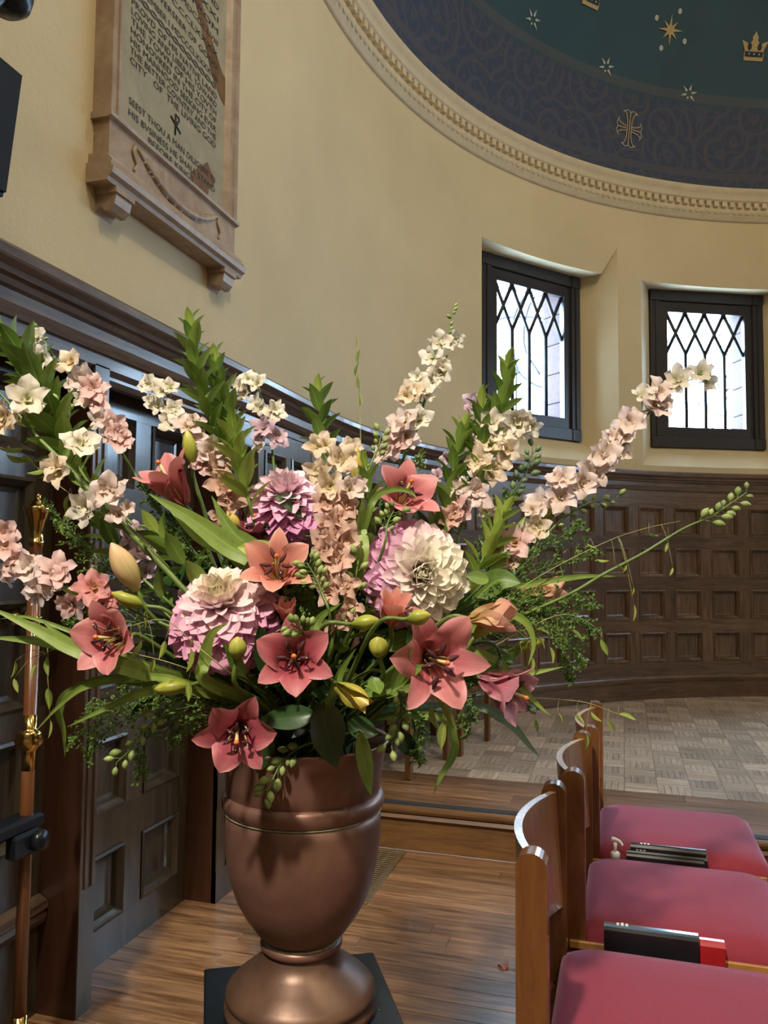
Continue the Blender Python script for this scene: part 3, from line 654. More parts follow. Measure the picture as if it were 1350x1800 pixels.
# ---- floors
FL = empty('floor', (0, 0, 0)); structure(FL, 'polished oak strip floor of the nave')
b = B(); b.box((-XD-0.3, -7, -0.06), (CX+R+0.4, STEP_Y+0.2, -0.006)); b.put('subfloor', 'plank', FL)
rnd = random.Random(3); y = 1.05; PWD = 0.083; row = 0
while y < STEP_Y-0.005:
    x = -XD-0.05-rnd.random()*0.9; e = min(y+PWD, STEP_Y+0.03)
    while x < 2.3:
        ln = 0.9+rnd.random()*1.2; q = B(); q.box((max(x, -XD-0.04)+0.0008, y+0.0008, -0.012), (x+ln-0.0008, e-0.0008, 0.0), 0.0012)
        if x+ln > -XD: q.put('plank', 'plank', FL)
        x += ln
    y += PWD; row += 1
PL = empty('floor_platform', (0, 0, 0)); structure(PL, 'raised parquet platform filling the apse')
b = B(); b.box((-XD, STEP_Y+0.03, 0), (CX+R, STEP_Y+0.06, HS-0.032)); b.put('riser', 'riser', PL)
b = B(); b.prism([(STEP_Y, HS-0.016), (STEP_Y+0.006, HS-0.030), (STEP_Y+0.03, HS-0.032), (STEP_Y+0.12, HS-0.032), (STEP_Y+0.12, HS), (STEP_Y+0.01, HS), (STEP_Y+0.002, HS-0.006)], 0, -XD, CX+R); b.put('nosing', 'riser', PL)
b = B(); b.prism([(STEP_Y+0.006, 0.15), (STEP_Y+0.03, 0.15), (STEP_Y+0.03, HS-0.031), (STEP_Y+0.02, HS-0.031)], 0, -XD, CX+R); b.put('cove_moulding', 'riser', PL)
b = B(); b.box((-1.5, STEP_Y+0.035, HS-0.001), (CX+R, STEP_Y+0.085, HS+0.003)); b.put('grip_strip', 'black_strip', PL)
yb = STEP_Y+0.12; k = 0
while yb < 4.22:
    e = min(yb+0.12, 4.226); x = -XD-rnd.random()
    while x < CX+R:
        ln = 1.0+rnd.random()*1.4; q = B(); q.box((max(x, -XD)+0.0007, yb+0.0007, HS-0.02), (min(x+ln, CX+R)-0.0007, e-0.0007, HS), 0.001); q.put('border_plank', 'plank', PL); x += ln
    yb = e+0.0001 if e >= 4.226 else e
b = B(); b.box((-XD, STEP_Y+0.1, HS-0.06), (CX+R+0.1, CY+R+0.1, HS-0.012)); b.put('subfloor', 'oak_red', PL)
# mosaic parquet: squares of five fingers, laid in basket weave
T = 0.160; tiles = []
for i in range(-9, 36):
    for j in range(0, 24):
        x, yy = -0.005+i*T, 4.232+j*T; cx, cyy = x+T/2, yy+T/2
        if (cx-CX)**2+(cyy-CY)**2 > (R+0.1)**2: continue
        d = (Vector((cx, cyy, HS))-CAM); dep = d.dot(CF); px = 675+1400*d.dot(CR)/dep
        tiles.append((0 if -60 < px < 1420 else 1, dep, x, yy, (i+j) % 2))
tiles.sort()
def tile_geo(o, cross):
    v = []; f = []; fw = T/5
    for k in range(5):
        g = 0.0009; h = random.uniform(-0.0007, 0.0007); bb = B()
        a, c = ((k*fw+g, g), ((k+1)*fw-g, T-g)) if cross else ((g, k*fw+g), (T-g, (k+1)*fw-g))
        bb.box((o[0]+a[0], o[1]+a[1], -0.010), (o[0]+c[0], o[1]+c[1], h)); i = len(v); v += bb.v; f += [[i+q for q in ff] for ff in bb.f]
    return v, f
PT = {c: [mk('parquet_square', *tile_geo((0, 0), c), 'parquet_b' if c else 'parquet_a') for _ in range(6)] for c in (0, 1)}
for _, _, x, yy, c in tiles[:290]:
    o = put('parquet_square', random.choice(PT[c]), PL); o.location = (x, yy, HS)
for c in (0, 1):
    v = []; f = []
    for _, _, x, yy, cc in tiles[290:]:
        if cc != c: continue
        a, g = tile_geo((x, yy), c); i = len(v); v += [(p[0], p[1], p[2]+HS) for p in a]; f += [[i+q for q in ff] for ff in g]
    o = put('parquet', mk('parquet', v, f, 'parquet_b' if c else 'parquet_a'), PL); o['kind'] = 'stuff'

# ================================================================= THINGS
# ---- floor register
g = empty('floor_register', (-1.1, 3.34, 0), 'bronze floor register grille set in the oak boards behind the urn', 'grille')
def gp(nm, a, c, mat='bronze_grate'):
    q = B(); q.box(tuple(Vector(a)-Vector((-1.1, 3.34, 0))), tuple(Vector(c)-Vector((-1.1, 3.34, 0))), 0.001); return q.put(nm, mat, g)
gp('well', (-1.23, 3.05, -0.004), (-0.975, 3.62, 0.0012), 'black')
gp('frame', (-1.23, 3.04, 0.0), (-0.97, 3.07, 0.008)); gp('frame', (-1.23, 3.605, 0.0), (-0.97, 3.63, 0.008)); gp('frame', (-1.0, 3.07, 0.0), (-0.97, 3.605, 0.008)); gp('frame', (-1.23, 3.07, 0.0), (-1.20, 3.605, 0.008))
for k in range(24): y = 3.08+k*0.022; gp('slat', (-1.20, y, 0.002), (-1.0, y+0.007, 0.007))
for k in range(4): x = -1.16+k*0.04; gp('cross_bar', (x, 3.07, 0.001), (x+0.006, 3.605, 0.005))

# ---- black pedestal and urn
A0 = radians(29.2)
VX, VY = -0.588, 1.440
ped = empty('pedestal', (VX, VY, 0), 'black square topped pedestal under the copper urn', 'pedestal')
def pb(nm, hw_, z0, z1, mat):
    q = B(); q.box((-hw_, -hw_, z0), (hw_, hw_, z1), 0.004); o = q.put(nm, mat, ped); o.rotation_euler.z = A0; return o
pb('top_slab', 0.177, 0.474, 0.50, 'black_slab'); pb('column', 0.13, 0.05, 0.474, 'black'); pb('plinth', 0.16, 0.0, 0.05, 'black')
for k, (x, y, s) in enumerate(((-0.13, 0.02, .010), (-0.12, -0.03, .012), (0.10, 0.13, .006), (0.14, 0.05, .005), (0.145, 0.03, .006))):
    me = lathe_mesh('water_drop', [(0, 0), (s*.6, 0.0), (s*.5, s*.25), (0, s*.4)], 'glass', 8)
    o = put('water_drop', me); o.location = (VX+x, VY+y, 0.5002); tag(o, 'tiny water drop on the black slab around the urn', 'water drop', 'water drops on the slab')
urn = empty('flower_urn', (VX, VY, 0.5), 'tall footed copper urn holding the flower arrangement', 'urn')
S = 1/909.0
def up(nm, prof, mat='copper', n=64): return put(nm, lathe_mesh(nm, prof, mat, n), urn)
up('foot', [(0.0, 0.0), (0.138, 0.0), (0.142, 0.004), (0.142, 0.014), (0.137, 0.019), (0.137, 0.026), (0.140, 0.030), (0.139, 0.038), (0.128, 0.050), (0.108, 0.066), (0.088, 0.080), (0.076, 0.092), (0.070, 0.106), (0.068, 0.114), (0.0, 0.114)], 'copper_foot')
up('collar', [(0.060, 0.108), (0.070, 0.109), (0.076, 0.114), (0.077, 0.121), (0.073, 0.127), (0.060, 0.128)])
up('patina_line', [(0.058, 0.126), (0.0735, 0.1265), (0.0735, 0.1295), (0.058, 0.130)], 'patina')
up('body', [(0.03, 0.122), (0.066, 0.126), (0.085, 0.145), (0.105, 0.172), (0.122, 0.202), (0.134, 0.236), (0.142, 0.272), (0.1465, 0.310), (0.1475, 0.345), (0.1465, 0.372)])
up('bead', [(0.140, 0.366), (0.1485, 0.368), (0.150, 0.372), (0.1535, 0.378), (0.1545, 0.386), (0.152, 0.394), (0.147, 0.399), (0.140, 0.400)])
up('bright_seam', [(0.1455, 0.3645), (0.1489, 0.365), (0.1489, 0.3665), (0.1455, 0.367)], 'patina')
up('neck', [(0.143, 0.396), (0.1455, 0.400), (0.148, 0.43), (0.153, 0.462), (0.159, 0.488), (0.163, 0.492), (0.162, 0.496), (0.155, 0.492), (0.148, 0.46), (0.142, 0.42), (0.12, 0.40), (0.0, 0.40)])

# ---- processional pole, its bracket
PX, PY = -1.45, 1.712
pole = empty('processional_pole', (PX, PY, 0), 'tall wooden pole with turned brass finial leaning at the panelling', 'pole')
def pp(nm, prof, mat): return put(nm, lathe_mesh(nm, [(r, z) for r, z in prof], mat, 24), pole)
q = 1/690.
pp('shaft', [(0.0, 0.0), (0.0165, 0.0), (0.0165, 1.40), (0.0, 1.40)], 'pole')
def zz(y): return 1.49-(y-875)*0.001448
pp('finial', [(0.0, zz(866)), (0.006, zz(868)), (0.008, zz(872)), (0.006, zz(876)), (0.012, zz(879)), (0.02, zz(883)), (0.022, zz(886)), (0.030, zz(889)), (0.034, zz(892)), (0.033, zz(898)), (0.028, zz(906)), (0.022, zz(918)), (0.018, zz(935)), (0.0165, zz(950)), (0.0195, zz(952)), (0.0195, zz(958)), (0.0165, zz(961)), (0.0165, zz(985)), (0.0, zz(985))][::-1], 'brass')
pp('knop', [(0.0, zz(1352)), (0.017, zz(1352)), (0.0175, zz(1320)), (0.02, zz(1316)), (0.034, zz(1306)), (0.036, zz(1299)), (0.030, zz(1293)), (0.034, zz(1289)), (0.022, zz(1284)), (0.0175, zz(1280)), (0.0175, zz(1256)), (0.0, zz(1256))], 'brass')
pp('ferrule', [(0.0, 0.0), (0.018, 0.0), (0.0185, 0.20), (0.0, 0.20)], 'brass')
pp('ring_band', [(0.014, zz(1090)), (0.021, zz(1090)), (0.021, zz(1085)), (0.014, zz(1085))], 'brass')
br = empty('pole_bracket', (PX-0.02, 1.60, 0.62), 'black clamp bracket gripping the wooden pole', 'bracket')
def bp(nm, verts_faces, mat): return put(nm, mk(nm, [tuple(Vector(v)-Vector((PX-0.02, 1.60, 0.62))) for v in verts_faces[0]], verts_faces[1], mat), br)
bb = B(); bb.box((PX-0.035, 1.42, 0.655), (PX+0.03, PY+0.03, 0.69), 0.008); bp('arm', (bb.v, bb.f), 'black_metal')
bb = B(); bb.box((PX+0.012, 1.63, 0.60), (PX+0.04, PY+0.01, 0.66), 0.008); bp('jaw', (bb.v, bb.f), 'black_metal')
bb = B(); bb.box((-XD, 1.42, 0.64), (PX-0.03, 1.46, 0.70), 0.006); bp('wall_bar', (bb.v, bb.f), 'black_metal')
o = put('clamp_knob', lathe_mesh('clamp_knob', [(0, 0), (0.024, 0), (0.028, 0.006), (0.028, 0.016), (0.022, 0.024), (0, 0.026)], 'black_metal', 8), br)
o.matrix_local = Matrix.Translation(Vector((PX+0.038, PY-0.005, 0.632))-Vector((PX-0.02, 1.60, 0.62))) @ Matrix.Rotation(pi/2, 4, 'Y')

# ---- loudspeaker on the wall
sp = empty('loudspeaker', (-1.40, 1.25, 2.15), 'black wedge loudspeaker hung high on the plaster wall', 'loudspeaker')
def spp(nm, bb, mat): return put(nm, mk(nm, [tuple(Vector(v)-Vector((-1.40, 1.25, 2.15))) for v in bb.v], bb.f, mat), sp)
spp('cabinet', B().prism([(1.08, 2.446), (1.441, 2.439), (1.404, 2.134), (1.08, 2.115)], 0, -1.49, -1.31), 'black')
spp('grille', B().prism([(1.09, 2.438), (1.437, 2.432), (1.402, 2.142), (1.09, 2.124)], 0, -1.31, -1.30), 'speaker')
spp('wall_mount', B().box((-1.533, 1.2, 2.24), (-1.48, 1.3, 2.34)), 'black_metal')
lb = empty('wall_lamp', (-1.45, 1.42, 2.52), 'dark iron wall lamp bracket above the loudspeaker', 'lamp')
put('arm', tube_mesh('arm', smooth_path([(-0.08, -0.10, 0.0), (0.04, -0.05, 0.05), (0.08, 0.0, 0.10), (0.06, 0.03, 0.16)], 5), 0.02, 'black_metal', 10), lb)
o = put('bowl', lathe_mesh('bowl', [(0, 0.0), (0.03, 0.004), (0.05, 0.02), (0.058, 0.05), (0.06, 0.09), (0.0, 0.09)], 'black_metal', 20), lb); o.location = (0.06, 0.06, 0.105)
put('back_plate', lathe_mesh('back_plate', [(0, -0.04), (0.05, -0.04), (0.05, 0.04), (0, 0.04)], 'black_metal', 16), lb).matrix_local = Matrix.Translation((-0.07, -0.10, 0)) @ Matrix.Rotation(pi/2, 4, 'Y')

# ---- memorial tablet
TB0 = Vector((-XW, 2.38, 2.46))
tb = empty('memorial_tablet', TB0, 'inscribed marble memorial tablet with garland frieze on the plaster wall', 'tablet')
def tp(nm, bb, mat, smooth=False): return put(nm, mk(nm, [tuple(Vector(v)-TB0) for v in bb.v], bb.f, mat, smooth), tb)
TX = -XW+0.045
tp('slab', B().box((-XW, 2.02, 2.60), (TX, 2.76, 4.05)), 'marble')
tp('pilaster', B().prism([(-XW, 1.988), (TX+0.02, 1.99), (TX+0.02, 2.010), (TX+0.014, 2.012), (TX+0.014, 2.022), (TX+0.02, 2.024), (TX+0.02, 2.034), (TX, 2.055), (-XW, 2.055)], 2, 2.69, 4.05), 'marble_pink')
tp('pilaster', B().prism([(-XW, 2.725), (TX, 2.725), (TX+0.02, 2.745), (TX+0.02, 2.762), (TX+0.014, 2.765), (TX+0.014, 2.78), (TX+0.02, 2.783), (TX+0.02, 2.81), (-XW, 2.812)], 2, 2.69, 4.05), 'marble_pink')
tp('frieze', B().box((-XW, 1.995, 2.535), (TX+0.012, 2.808, 2.675)), 'marble_pink')
tp('upper_bead', B().prism([(-XW, 2.668), (TX+0.014, 2.668), (TX+0.027, 2.673), (TX+0.029, 2.682), (TX+0.022, 2.69), (-XW, 2.69)], 1, 1.98, 2.818), 'marble_pink')
tp('lower_bead', B().prism([(-XW, 2.518), (TX+0.038, 2.518), (TX+0.038, 2.532), (TX+0.024, 2.546), (TX+0.014, 2.555), (-XW, 2.555)], 1, 1.975, 2.824), 'marble_pink')
tp('shelf', B().prism([(-XW, 2.462), (TX+0.030, 2.462), (TX+0.035, 2.474), (TX+0.048, 2.483), (TX+0.052, 2.50), (TX+0.044, 2.506), (TX+0.042, 2.52), (-XW, 2.522)], 1, 1.965, 2.834), 'marble_pink')
for y0 in (2.015, 2.70):
    pr = [(-XW, 2.464), (TX+0.026, 2.464), (TX+0.028, 2.437), (TX+0.022, 2.412), (TX+0.006, 2.394), (TX-0.012, 2.394), (TX-0.024, 2.408), (-XW+0.008, 2.40), (-XW, 2.385)]
    tp('corbel', B().prism(pr, 1, y0, y0+0.080), 'marble_pink')
    tp('corbel_cap', B().box((-XW, y0-0.008, 2.444), (TX+0.034, y0+0.088, 2.463)), 'marble_pink')
# garland in relief
gpts = [(1.0, 0.12), (0.92, 0.06), (0.8, 0.03), (0.65, 0.01), (0.5, 0.0), (0.35, 0.01), (0.2, 0.03), (0.08, 0.06), (0.0, 0.12)]
path = smooth_path([(TX+0.014, 2.14+0.52*u, 2.555+0.085*(2*u-1)**2*0.9+0.015) for u in [k/10 for k in range(11)]], 4)
put('garland', tube_mesh('garland', path, lambda t: 0.006+0.012*sin(pi*t)+0.002*sin(t*70), 'marble_pink', 8, TB0), tb)
for yy in (2.125, 2.675):
    put('ribbon', tube_mesh('ribbon', smooth_path([(TX+0.014, yy, 2.652), (TX+0.016, yy-0.012, 2.62), (TX+0.016, yy+0.008, 2.59), (TX+0.014, yy-0.004, 2.565)], 4), 0.005, 'marble_pink', 6, TB0), tb)
v = []; f = []
for k in range(46):
    u = random.random(); c = Vector((TX+0.017, 2.16+0.48*u, 2.57+0.07*(2*u-1)**2+random.uniform(-.018, .02))); r = random.uniform(.005, .011); i = len(v)
    for q in range(6): v.append(c+Vector((-0.006, r*cos(q*pi/3), r*sin(q*pi/3)))-TB0)
    v.append(c+Vector((0.008, 0, 0))-TB0)
    for q in range(6): f.append([i+q, i+(q+1) % 6, i+6])
put('garland_leaves', mk('garland_leaves', v, f, 'marble_pink', True), tb)['kind'] = 'stuff'
# brown veins in the slab
def vein(nm, poly):
    put(nm, mk(nm, [tuple(Vector((TX+0.0012, y, z))-TB0) for y, z in poly], [list(range(len(poly)))], 'marble_brown'), tb)['label'] = 'rust-brown vein in the marble'
vein('vein', [(2.43, 3.50), (2.50, 3.46), (2.58, 3.36), (2.64, 3.30), (2.70, 3.245), (2.745, 3.235), (2.745, 3.12), (2.70, 3.13), (2.64, 3.17), (2.60, 3.22), (2.55, 3.30), (2.48, 3.40), (2.43, 3.46)])
vein('vein', [(2.55, 2.79), (2.60, 2.835), (2.65, 2.80), (2.655, 2.765), (2.62, 2.75), (2.61, 2.71), (2.50, 2.708), (2.48, 2.735), (2.51, 2.76)])
def inscribe(txt, y0, z, h, width, mat='ink', nm='inscription_line'):
    cu = bpy.data.curves.new('t', 'FONT'); cu.body = txt; cu.size = 1.0; cu.resolution_u = 3
    to = bpy.data.objects.new('t', cu); COL.objects.link(to); bpy.context.view_layer.update()
    me = bpy.data.meshes.new_from_object(to.evaluated_get(bpy.context.evaluated_depsgraph_get())); bpy.data.objects.remove(to)
    xs = [v.co.x for v in me.vertices]; x0, x1 = min(xs), max(xs); sx = width/(x1-x0); sy = h/0.72
    for v in me.vertices: v.co = Vector((TX+0.002, y0+(v.co.x-x0)*sx, z+v.co.y*sy))-TB0
    me.materials.append(M[mat]); put(nm, me, tb)
YL, YR = 2.103, 2.66
LH = 0.0605
def line(txt, zc, a=YL, e=YR): inscribe(txt, a, zc-0.0115, 0.023, e-a)
for k, t_ in enumerate(['PROVD OF HIS NATIVE LAND', 'LOVING AND LIBERAL TOWARD', 'THE TOWN OF HIS YOVTH', 'HONOVRED IN THE CITY OF', 'HIS MANHOOD SEEKING EVER', 'THE BETTER COVNTRY AND THE', 'CITY   OF  THE LIVING GOD']):
    line(t_, 3.122-k*0.0325)
line('SEEST THOU A MAN DILIGENT IN', 2.792); line('HIS BVSINESS HE SHALL STAND', 2.753); line('BEFORE KINGS', 2.718, 2.215, 2.50)
for k, t_ in enumerate(['NOVEMBER I MDCCCLXXXXVIII', 'AND OVERSEER OF GOOD', 'TO   MDCCCLXXXX', 'NEW YORK  MDCCCLVIII', 'AMERICA  FROM', 'MDCCCXXXXI', 'BORN IN SCOTLAND']):
    line(t_, 3.192+k*0.048)
# chi-rho
for p, q_ in (((2.375, 2.820), (2.375, 2.895)), ((2.345, 2.872), (2.408, 2.842))):
    put('chi_rho', tube_mesh('chi_rho', [Vector((TX+0.001, *p)), Vector((TX+0.001, *q_))], 0.0042, 'ink', 6, TB0), tb)
put('chi_rho', tube_mesh('chi_rho', smooth_path([(TX+0.001, 2.375, 2.893), (TX+0.001, 2.394, 2.891), (TX+0.001, 2.397, 2.878), (TX+0.001, 2.38, 2.870), (TX+0.001, 2.39, 2.862)], 4), 0.003, 'ink', 6, TB0), tb)
for ph in (0, pi):
    pth = [Vector((TX+0.001, 2.11+0.54*k/60, 3.157+0.008*sin(k*0.62+ph))) for k in range(61)]
    put('ornament_braid', tube_mesh('ornament_braid', pth, 0.003, 'ornament', 5, TB0), tb)

# ---- chairs
def rounded_rect(w, h, r, n=5):
    p = []
    for cx, cy, a0 in ((w/2-r, h/2-r, 0), (-w/2+r, h/2-r, pi/2), (-w/2+r, -h/2+r, pi), (w/2-r, -h/2+r, 1.5*pi)):
        for k in range(n+1): a = a0+pi/2*k/n; p.append((cx+r*cos(a), cy+r*sin(a)))
    return p
def chair_meshes():
    me = {}
    W2 = 0.242
    def post(y0):
        w_ = 0.027; pr = [(w_, 0.0), (w_, 0.805)]+[(w_*cos(a), 0.805+0.025*sin(a)) for a in [pi*k/12 for k in range(1, 12)]]+[(-w_, 0.805), (-w_, 0.0)]
        b = B(); b.prism(pr, 1, y0-0.021, y0+0.021); return mk('back_post', b.v, b.f, 'chairwood')
    me['post'] = [post(-W2+0.012), post(W2-0.012)]
    n = 14; v = []; f = []; mi = []
    for k in range(n+1):
        u = -1+2*k/n; y = u*(W2-0.03); dx = -0.050*(1-u*u)
        for z in (0.560, 0.812):
            for t in (0.0, -0.016): v.append((dx+t+0.008+(0.014 if z < 0.6 else 0), y, z))
    for k in range(n):
        i = k*4; j = i+4
        f += [[i, j, j+2, i+2], [i+1, i+3, j+3, j+1], [i+2, j+2, j+3, i+3], [i, i+1, j+1, j]]; mi += [0, 0, 1, 0]
    m_ = mk('back_panel', v, f, 'chairback'); m_.materials.append(M['ply_edge'])
    for p, q in zip(m_.polygons, mi): p.material_index = q
    me['back'] = m_
    rings = [(0.478, 0.488, 0.395, 0.03), (0.492, 0.502, 0.41, 0.035), (0.494, 0.506, 0.432, 0.04), (0.484, 0.496, 0.452, 0.05), (0.45, 0.46, 0.468, 0.06), (0.38, 0.38, 0.478, 0.07), (0.2, 0.2, 0.483, 0.05)]
    v = []; f = []; nn = 24
    for (a, c, z, r) in rings:
        for i_, (x, y) in enumerate(rounded_rect(a, c, r)): v.append((x+0.26, y, z))
    for r in range(len(rings)-1):
        for k in range(nn): f.append([r*nn+k, r*nn+(k+1) % nn, (r+1)*nn+(k+1) % nn, (r+1)*nn+k])
    f.append(list(range(nn))[::-1]); f.append([(len(rings)-1)*nn+k for k in range(nn)])
    me['seat'] = mk('seat_cushion', v, f, 'fabric', True)
    def bx(nm, a, c, mat, bev=0.004): b = B(); b.box(a, c, bev); return mk(nm, b.v, b.f, mat)
    me['leg'] = [bx('leg', (0.455, s*W2-0.018+(-s)*0.012, 0), (0.493, s*W2+0.018+(-s)*0.012, 0.394), 'chairwood') for s in (-1, 1)]
    me['side_rail'] = [bx('side_rail', (0.02, s*(W2-0.012)-0.011, 0.345), (0.46, s*(W2-0.012)+0.011, 0.394), 'chairwood') for s in (-1, 1)]
    me['front_rail'] = [bx('front_rail', (0.462, -W2+0.03, 0.345), (0.484, W2-0.03, 0.394), 'chairwood'), bx('rear_rail', (-0.012, -W2+0.03, 0.345), (0.012, W2-0.03, 0.394), 'chairwood')]
    y = -0.262
    me['rack'] = [bx('rack_rail', (-0.01, y+0.002, 0.418), (0.49, y+0.012, 0.436), 'honey', 0.002), bx('rack_rail', (-0.01, y-0.0395, 0.405), (0.40, y-0.034, 0.42), 'honey', 0.002), bx('rack_floor', (-0.01, y-0.036, 0.30), (0.47, y+0.008, 0.31), 'honey', 0.002)]
    for x in (0.03, 0.40): me['rack'].append(bx('rack_slat', (x, y-0.034, 0.31), (x+0.018, y+0.002, 0.418), 'honey', 0.002))
    return me
CM = chair_meshes()
def chair(loc, label, group, rack=True, rz=0.0):
    c = empty('chair', loc, label, 'chair', group); c.rotation_euler.z = rz
    for m_ in CM['post']: put('back_post', m_, c)
    put('back_panel', CM['back'], c); put('seat_cushion', CM['seat'], c)
    for m_ in CM['leg']: put('leg', m_, c)
    for m_ in CM['side_rail']: put('side_rail', m_, c)
    put('front_rail', CM['front_rail'][0], c); put('rear_rail', CM['front_rail'][1], c)
    if rack:
        for m_ in CM['rack']: put(m_.name.split('.')[0], m_, c)
    return c
GR = 'red seated chairs in the nave row'
chair((-0.158, 1.676, 0), 'nearest red-seated wooden chair, at the bottom right corner', GR)
chair((-0.122, 2.264, 0), 'red-seated wooden chair in the middle of the row of three', GR)
chair((-0.104, 2.821, 0), 'farthest red-seated wooden chair, just before the platform step', GR)
GP = 'platform chairs along the apse wall'
_c = chair((-1.395, 4.40, HS), 'platform chair mostly hidden behind the lilies, nearest the step', GP, False, -0.20); _c.scale = (0.78, 1.05, 1)
_c = chair((-1.245, 4.965, HS), 'platform chair mostly hidden behind the lilies, farther from the step', GP, False, -0.19); _c.scale = (0.78, 1.0, 1)

# ---- books and bottle in the racks
def book(x0, y0, z0, l, t, h, mat, label, rz=0.0, marks=True):
    o = empty('book', (x0, y0, z0), label, 'book', 'books in the chair racks'); o.rotation_euler.z = rz
    pr = [(-t/2+0.003, 0.004), (t/2-0.003, 0.004), (t/2-0.003, h-0.006), (-t/2+0.003, h-0.006)]
    b = B(); b.prism(pr, 0, 0.004, l-0.004); b.put('pages', 'book_page', o)
    pr = [(-t/2, 0), (-t/2, h-0.01), (-t/2+0.004, h-0.003), (-t/2+0.010 if t > .03 else -t/4, h), (t/2-0.010 if t > .03 else t/4, h), (t/2-0.004, h-0.003), (t/2, h-0.01), (t/2, 0), (t/2-0.003, 0), (t/2-0.003, h-0.008), (-t/2+0.003, h-0.008), (-t/2+0.003, 0)]
    b = B(); b.prism(pr, 0, 0, l); b.put('cover', mat, o)
    if marks:
        for k in range(3):
            b = B(); b.box((0.028+k*0.010, -t*0.22, h), (0.034+k*0.010, t*0.2*(1 if k != 1 else 1.4), h+0.0006)); b.put('spine_mark', 'gilt', o)
    return o
book(-0.052, 1.985, 0.311, 0.205, 0.032, 0.185, 'book_black', 'thick black hymnal spine-up between the two nearest red seats')
book(0.156, 1.985, 0.311, 0.052, 0.032, 0.178, 'book_red', 'red book standing beside the thick black hymnal', 0.0, False)
book(0.012, 2.5495, 0.311, 0.21, 0.0185, 0.190, 'book_black', 'black book nearest the red seat beyond it, in the far rack')
book(0.000, 2.5355, 0.311, 0.225, 0.0075, 0.174, 'book_black', 'thin black booklet in the middle of the far rack')
book(0.000, 2.5275, 0.311, 0.215, 0.0065, 0.168, 'book_black', 'thin black booklet nearest the viewer in the far rack', 0.0, False)
bt = empty('sanitizer_bottle', (-0.032, 2.541, 0.330), 'small white pump bottle of hand sanitizer in the chair rack', 'bottle')
put('bottle_body', lathe_mesh('bottle_body', [(0, 0), (0.016, 0), (0.0165, 0.004), (0.0165, 0.11), (0.014, 0.12), (0.010, 0.124), (0, 0.124)], 'white_plastic', 20), bt)
put('cap', lathe_mesh('cap', [(0, 0.120), (0.013, 0.120), (0.014, 0.138), (0.010, 0.142), (0, 0.142)], 'white_plastic', 20), bt)
put('pump_stem', lathe_mesh('pump_stem', [(0, 0.14), (0.0035, 0.14), (0.006, 0.168), (0, 0.168)], 'white_plastic', 12), bt)
put('nozzle', tube_mesh('nozzle', smooth_path([(-0.010, 0, 0.178), (0.0, 0, 0.178), (0.014, 0, 0.172), (0.022, -0.004, 0.162)], 4), lambda t: 0.0065-0.003*t, 'white_plastic', 10), bt)

# ================================================================= THE BOUQUET
RB = random.Random(11)
MOUTH = Vector((VX, VY, 0.93))
def at(px, py, D): return CAM+(CF+CR*((px-675)/FPX)-CU*((py-900)/FPX))*D
def dirv(r, u, t): return (CR*r+CU*u-CF*t).normalized()
def dauto(px, py):
    r2 = ((px-545)/430.0)**2+((py-1085)/330.0)**2
    return 1.54-0.30*sqrt(max(0.0, 1-r2))
def toward(d, twist=0.0):
    return d.to_track_quat('Z', 'Y').to_matrix().to_4x4() @ Matrix.Rotation(twist, 4, 'Z')
def petal_geo(Ln, Wd, th0, th1, cup=0.3, ruf=0.0, nu=6, nv=8, pw=1.0, tip=0.75, base=0.25, seed=0, curl=0.0):
    """petal from the origin along +Z opening to +X; Wd is the half width"""
    rn = random.Random(seed); v = []; f = []; uv = []; x = z = 0.0; ph = rn.random()*6
    for j in range(nv+1):
        t = j/nv; th = radians(th0+(th1-th0)*t**pw)
        if j: x += Ln/nv*sin(th); z += Ln/nv*cos(th)
        wd = Wd*max(0.02, (base+(1-base)*min(1, t/0.45)**0.8) if t < 0.45 else max(0.0, 1-((t-0.45)/0.55)**(2.2*tip+0.6))**0.7)
        for i in range(nu+1):
            s = -1+2*i/nu; off = cup*wd*s*s + ruf*wd*sin(ph+t*9+s*2.5)*s*s - curl*wd*abs(s)**3
            v.append((x-cos(th)*off, s*wd, z+sin(th)*off)); uv.append((i/nu, t))
    n = nu+1
    for j in range(nv):
        for i in range(nu): f.append([j*n+i, j*n+i+1, (j+1)*n+i+1, (j+1)*n+i])
    return v, f, uv
def petal_mesh(name, mat, *a, **k):
    v, f, uv = petal_geo(*a, **k); return mk(name, v, f, mat, True, uv)
def ell_mesh(name, mat, ln, r, n=10, m=10, ridge=0.0, peak=0.45):
    """elongated bud along +Z from the origin"""
    v = []; f = []; uv = []
    for j in range(m+1):
        t = j/m; q = sin(pi*min(1, max(0, (t**(math.log(0.5)/math.log(peak))))))**0.75 if 0 < t < 1 else 0.06
        for i in range(n):
            a = 2*pi*i/n; rr = r*max(q, 0.08)*(1+ridge*cos(3*a)); v.append((rr*cos(a), rr*sin(a), ln*t)); uv.append(((i*3/n) % 1.0, t))
    for j in range(m):
        for i in range(n): f.append([j*n+i, j*n+(i+1) % n, (j+1)*n+(i+1) % n, (j+1)*n+i])
    f.append(list(range(n))[::-1]); f.append([m*n+i for i in range(n)])
    return mk(name, v, f, mat, True, uv)
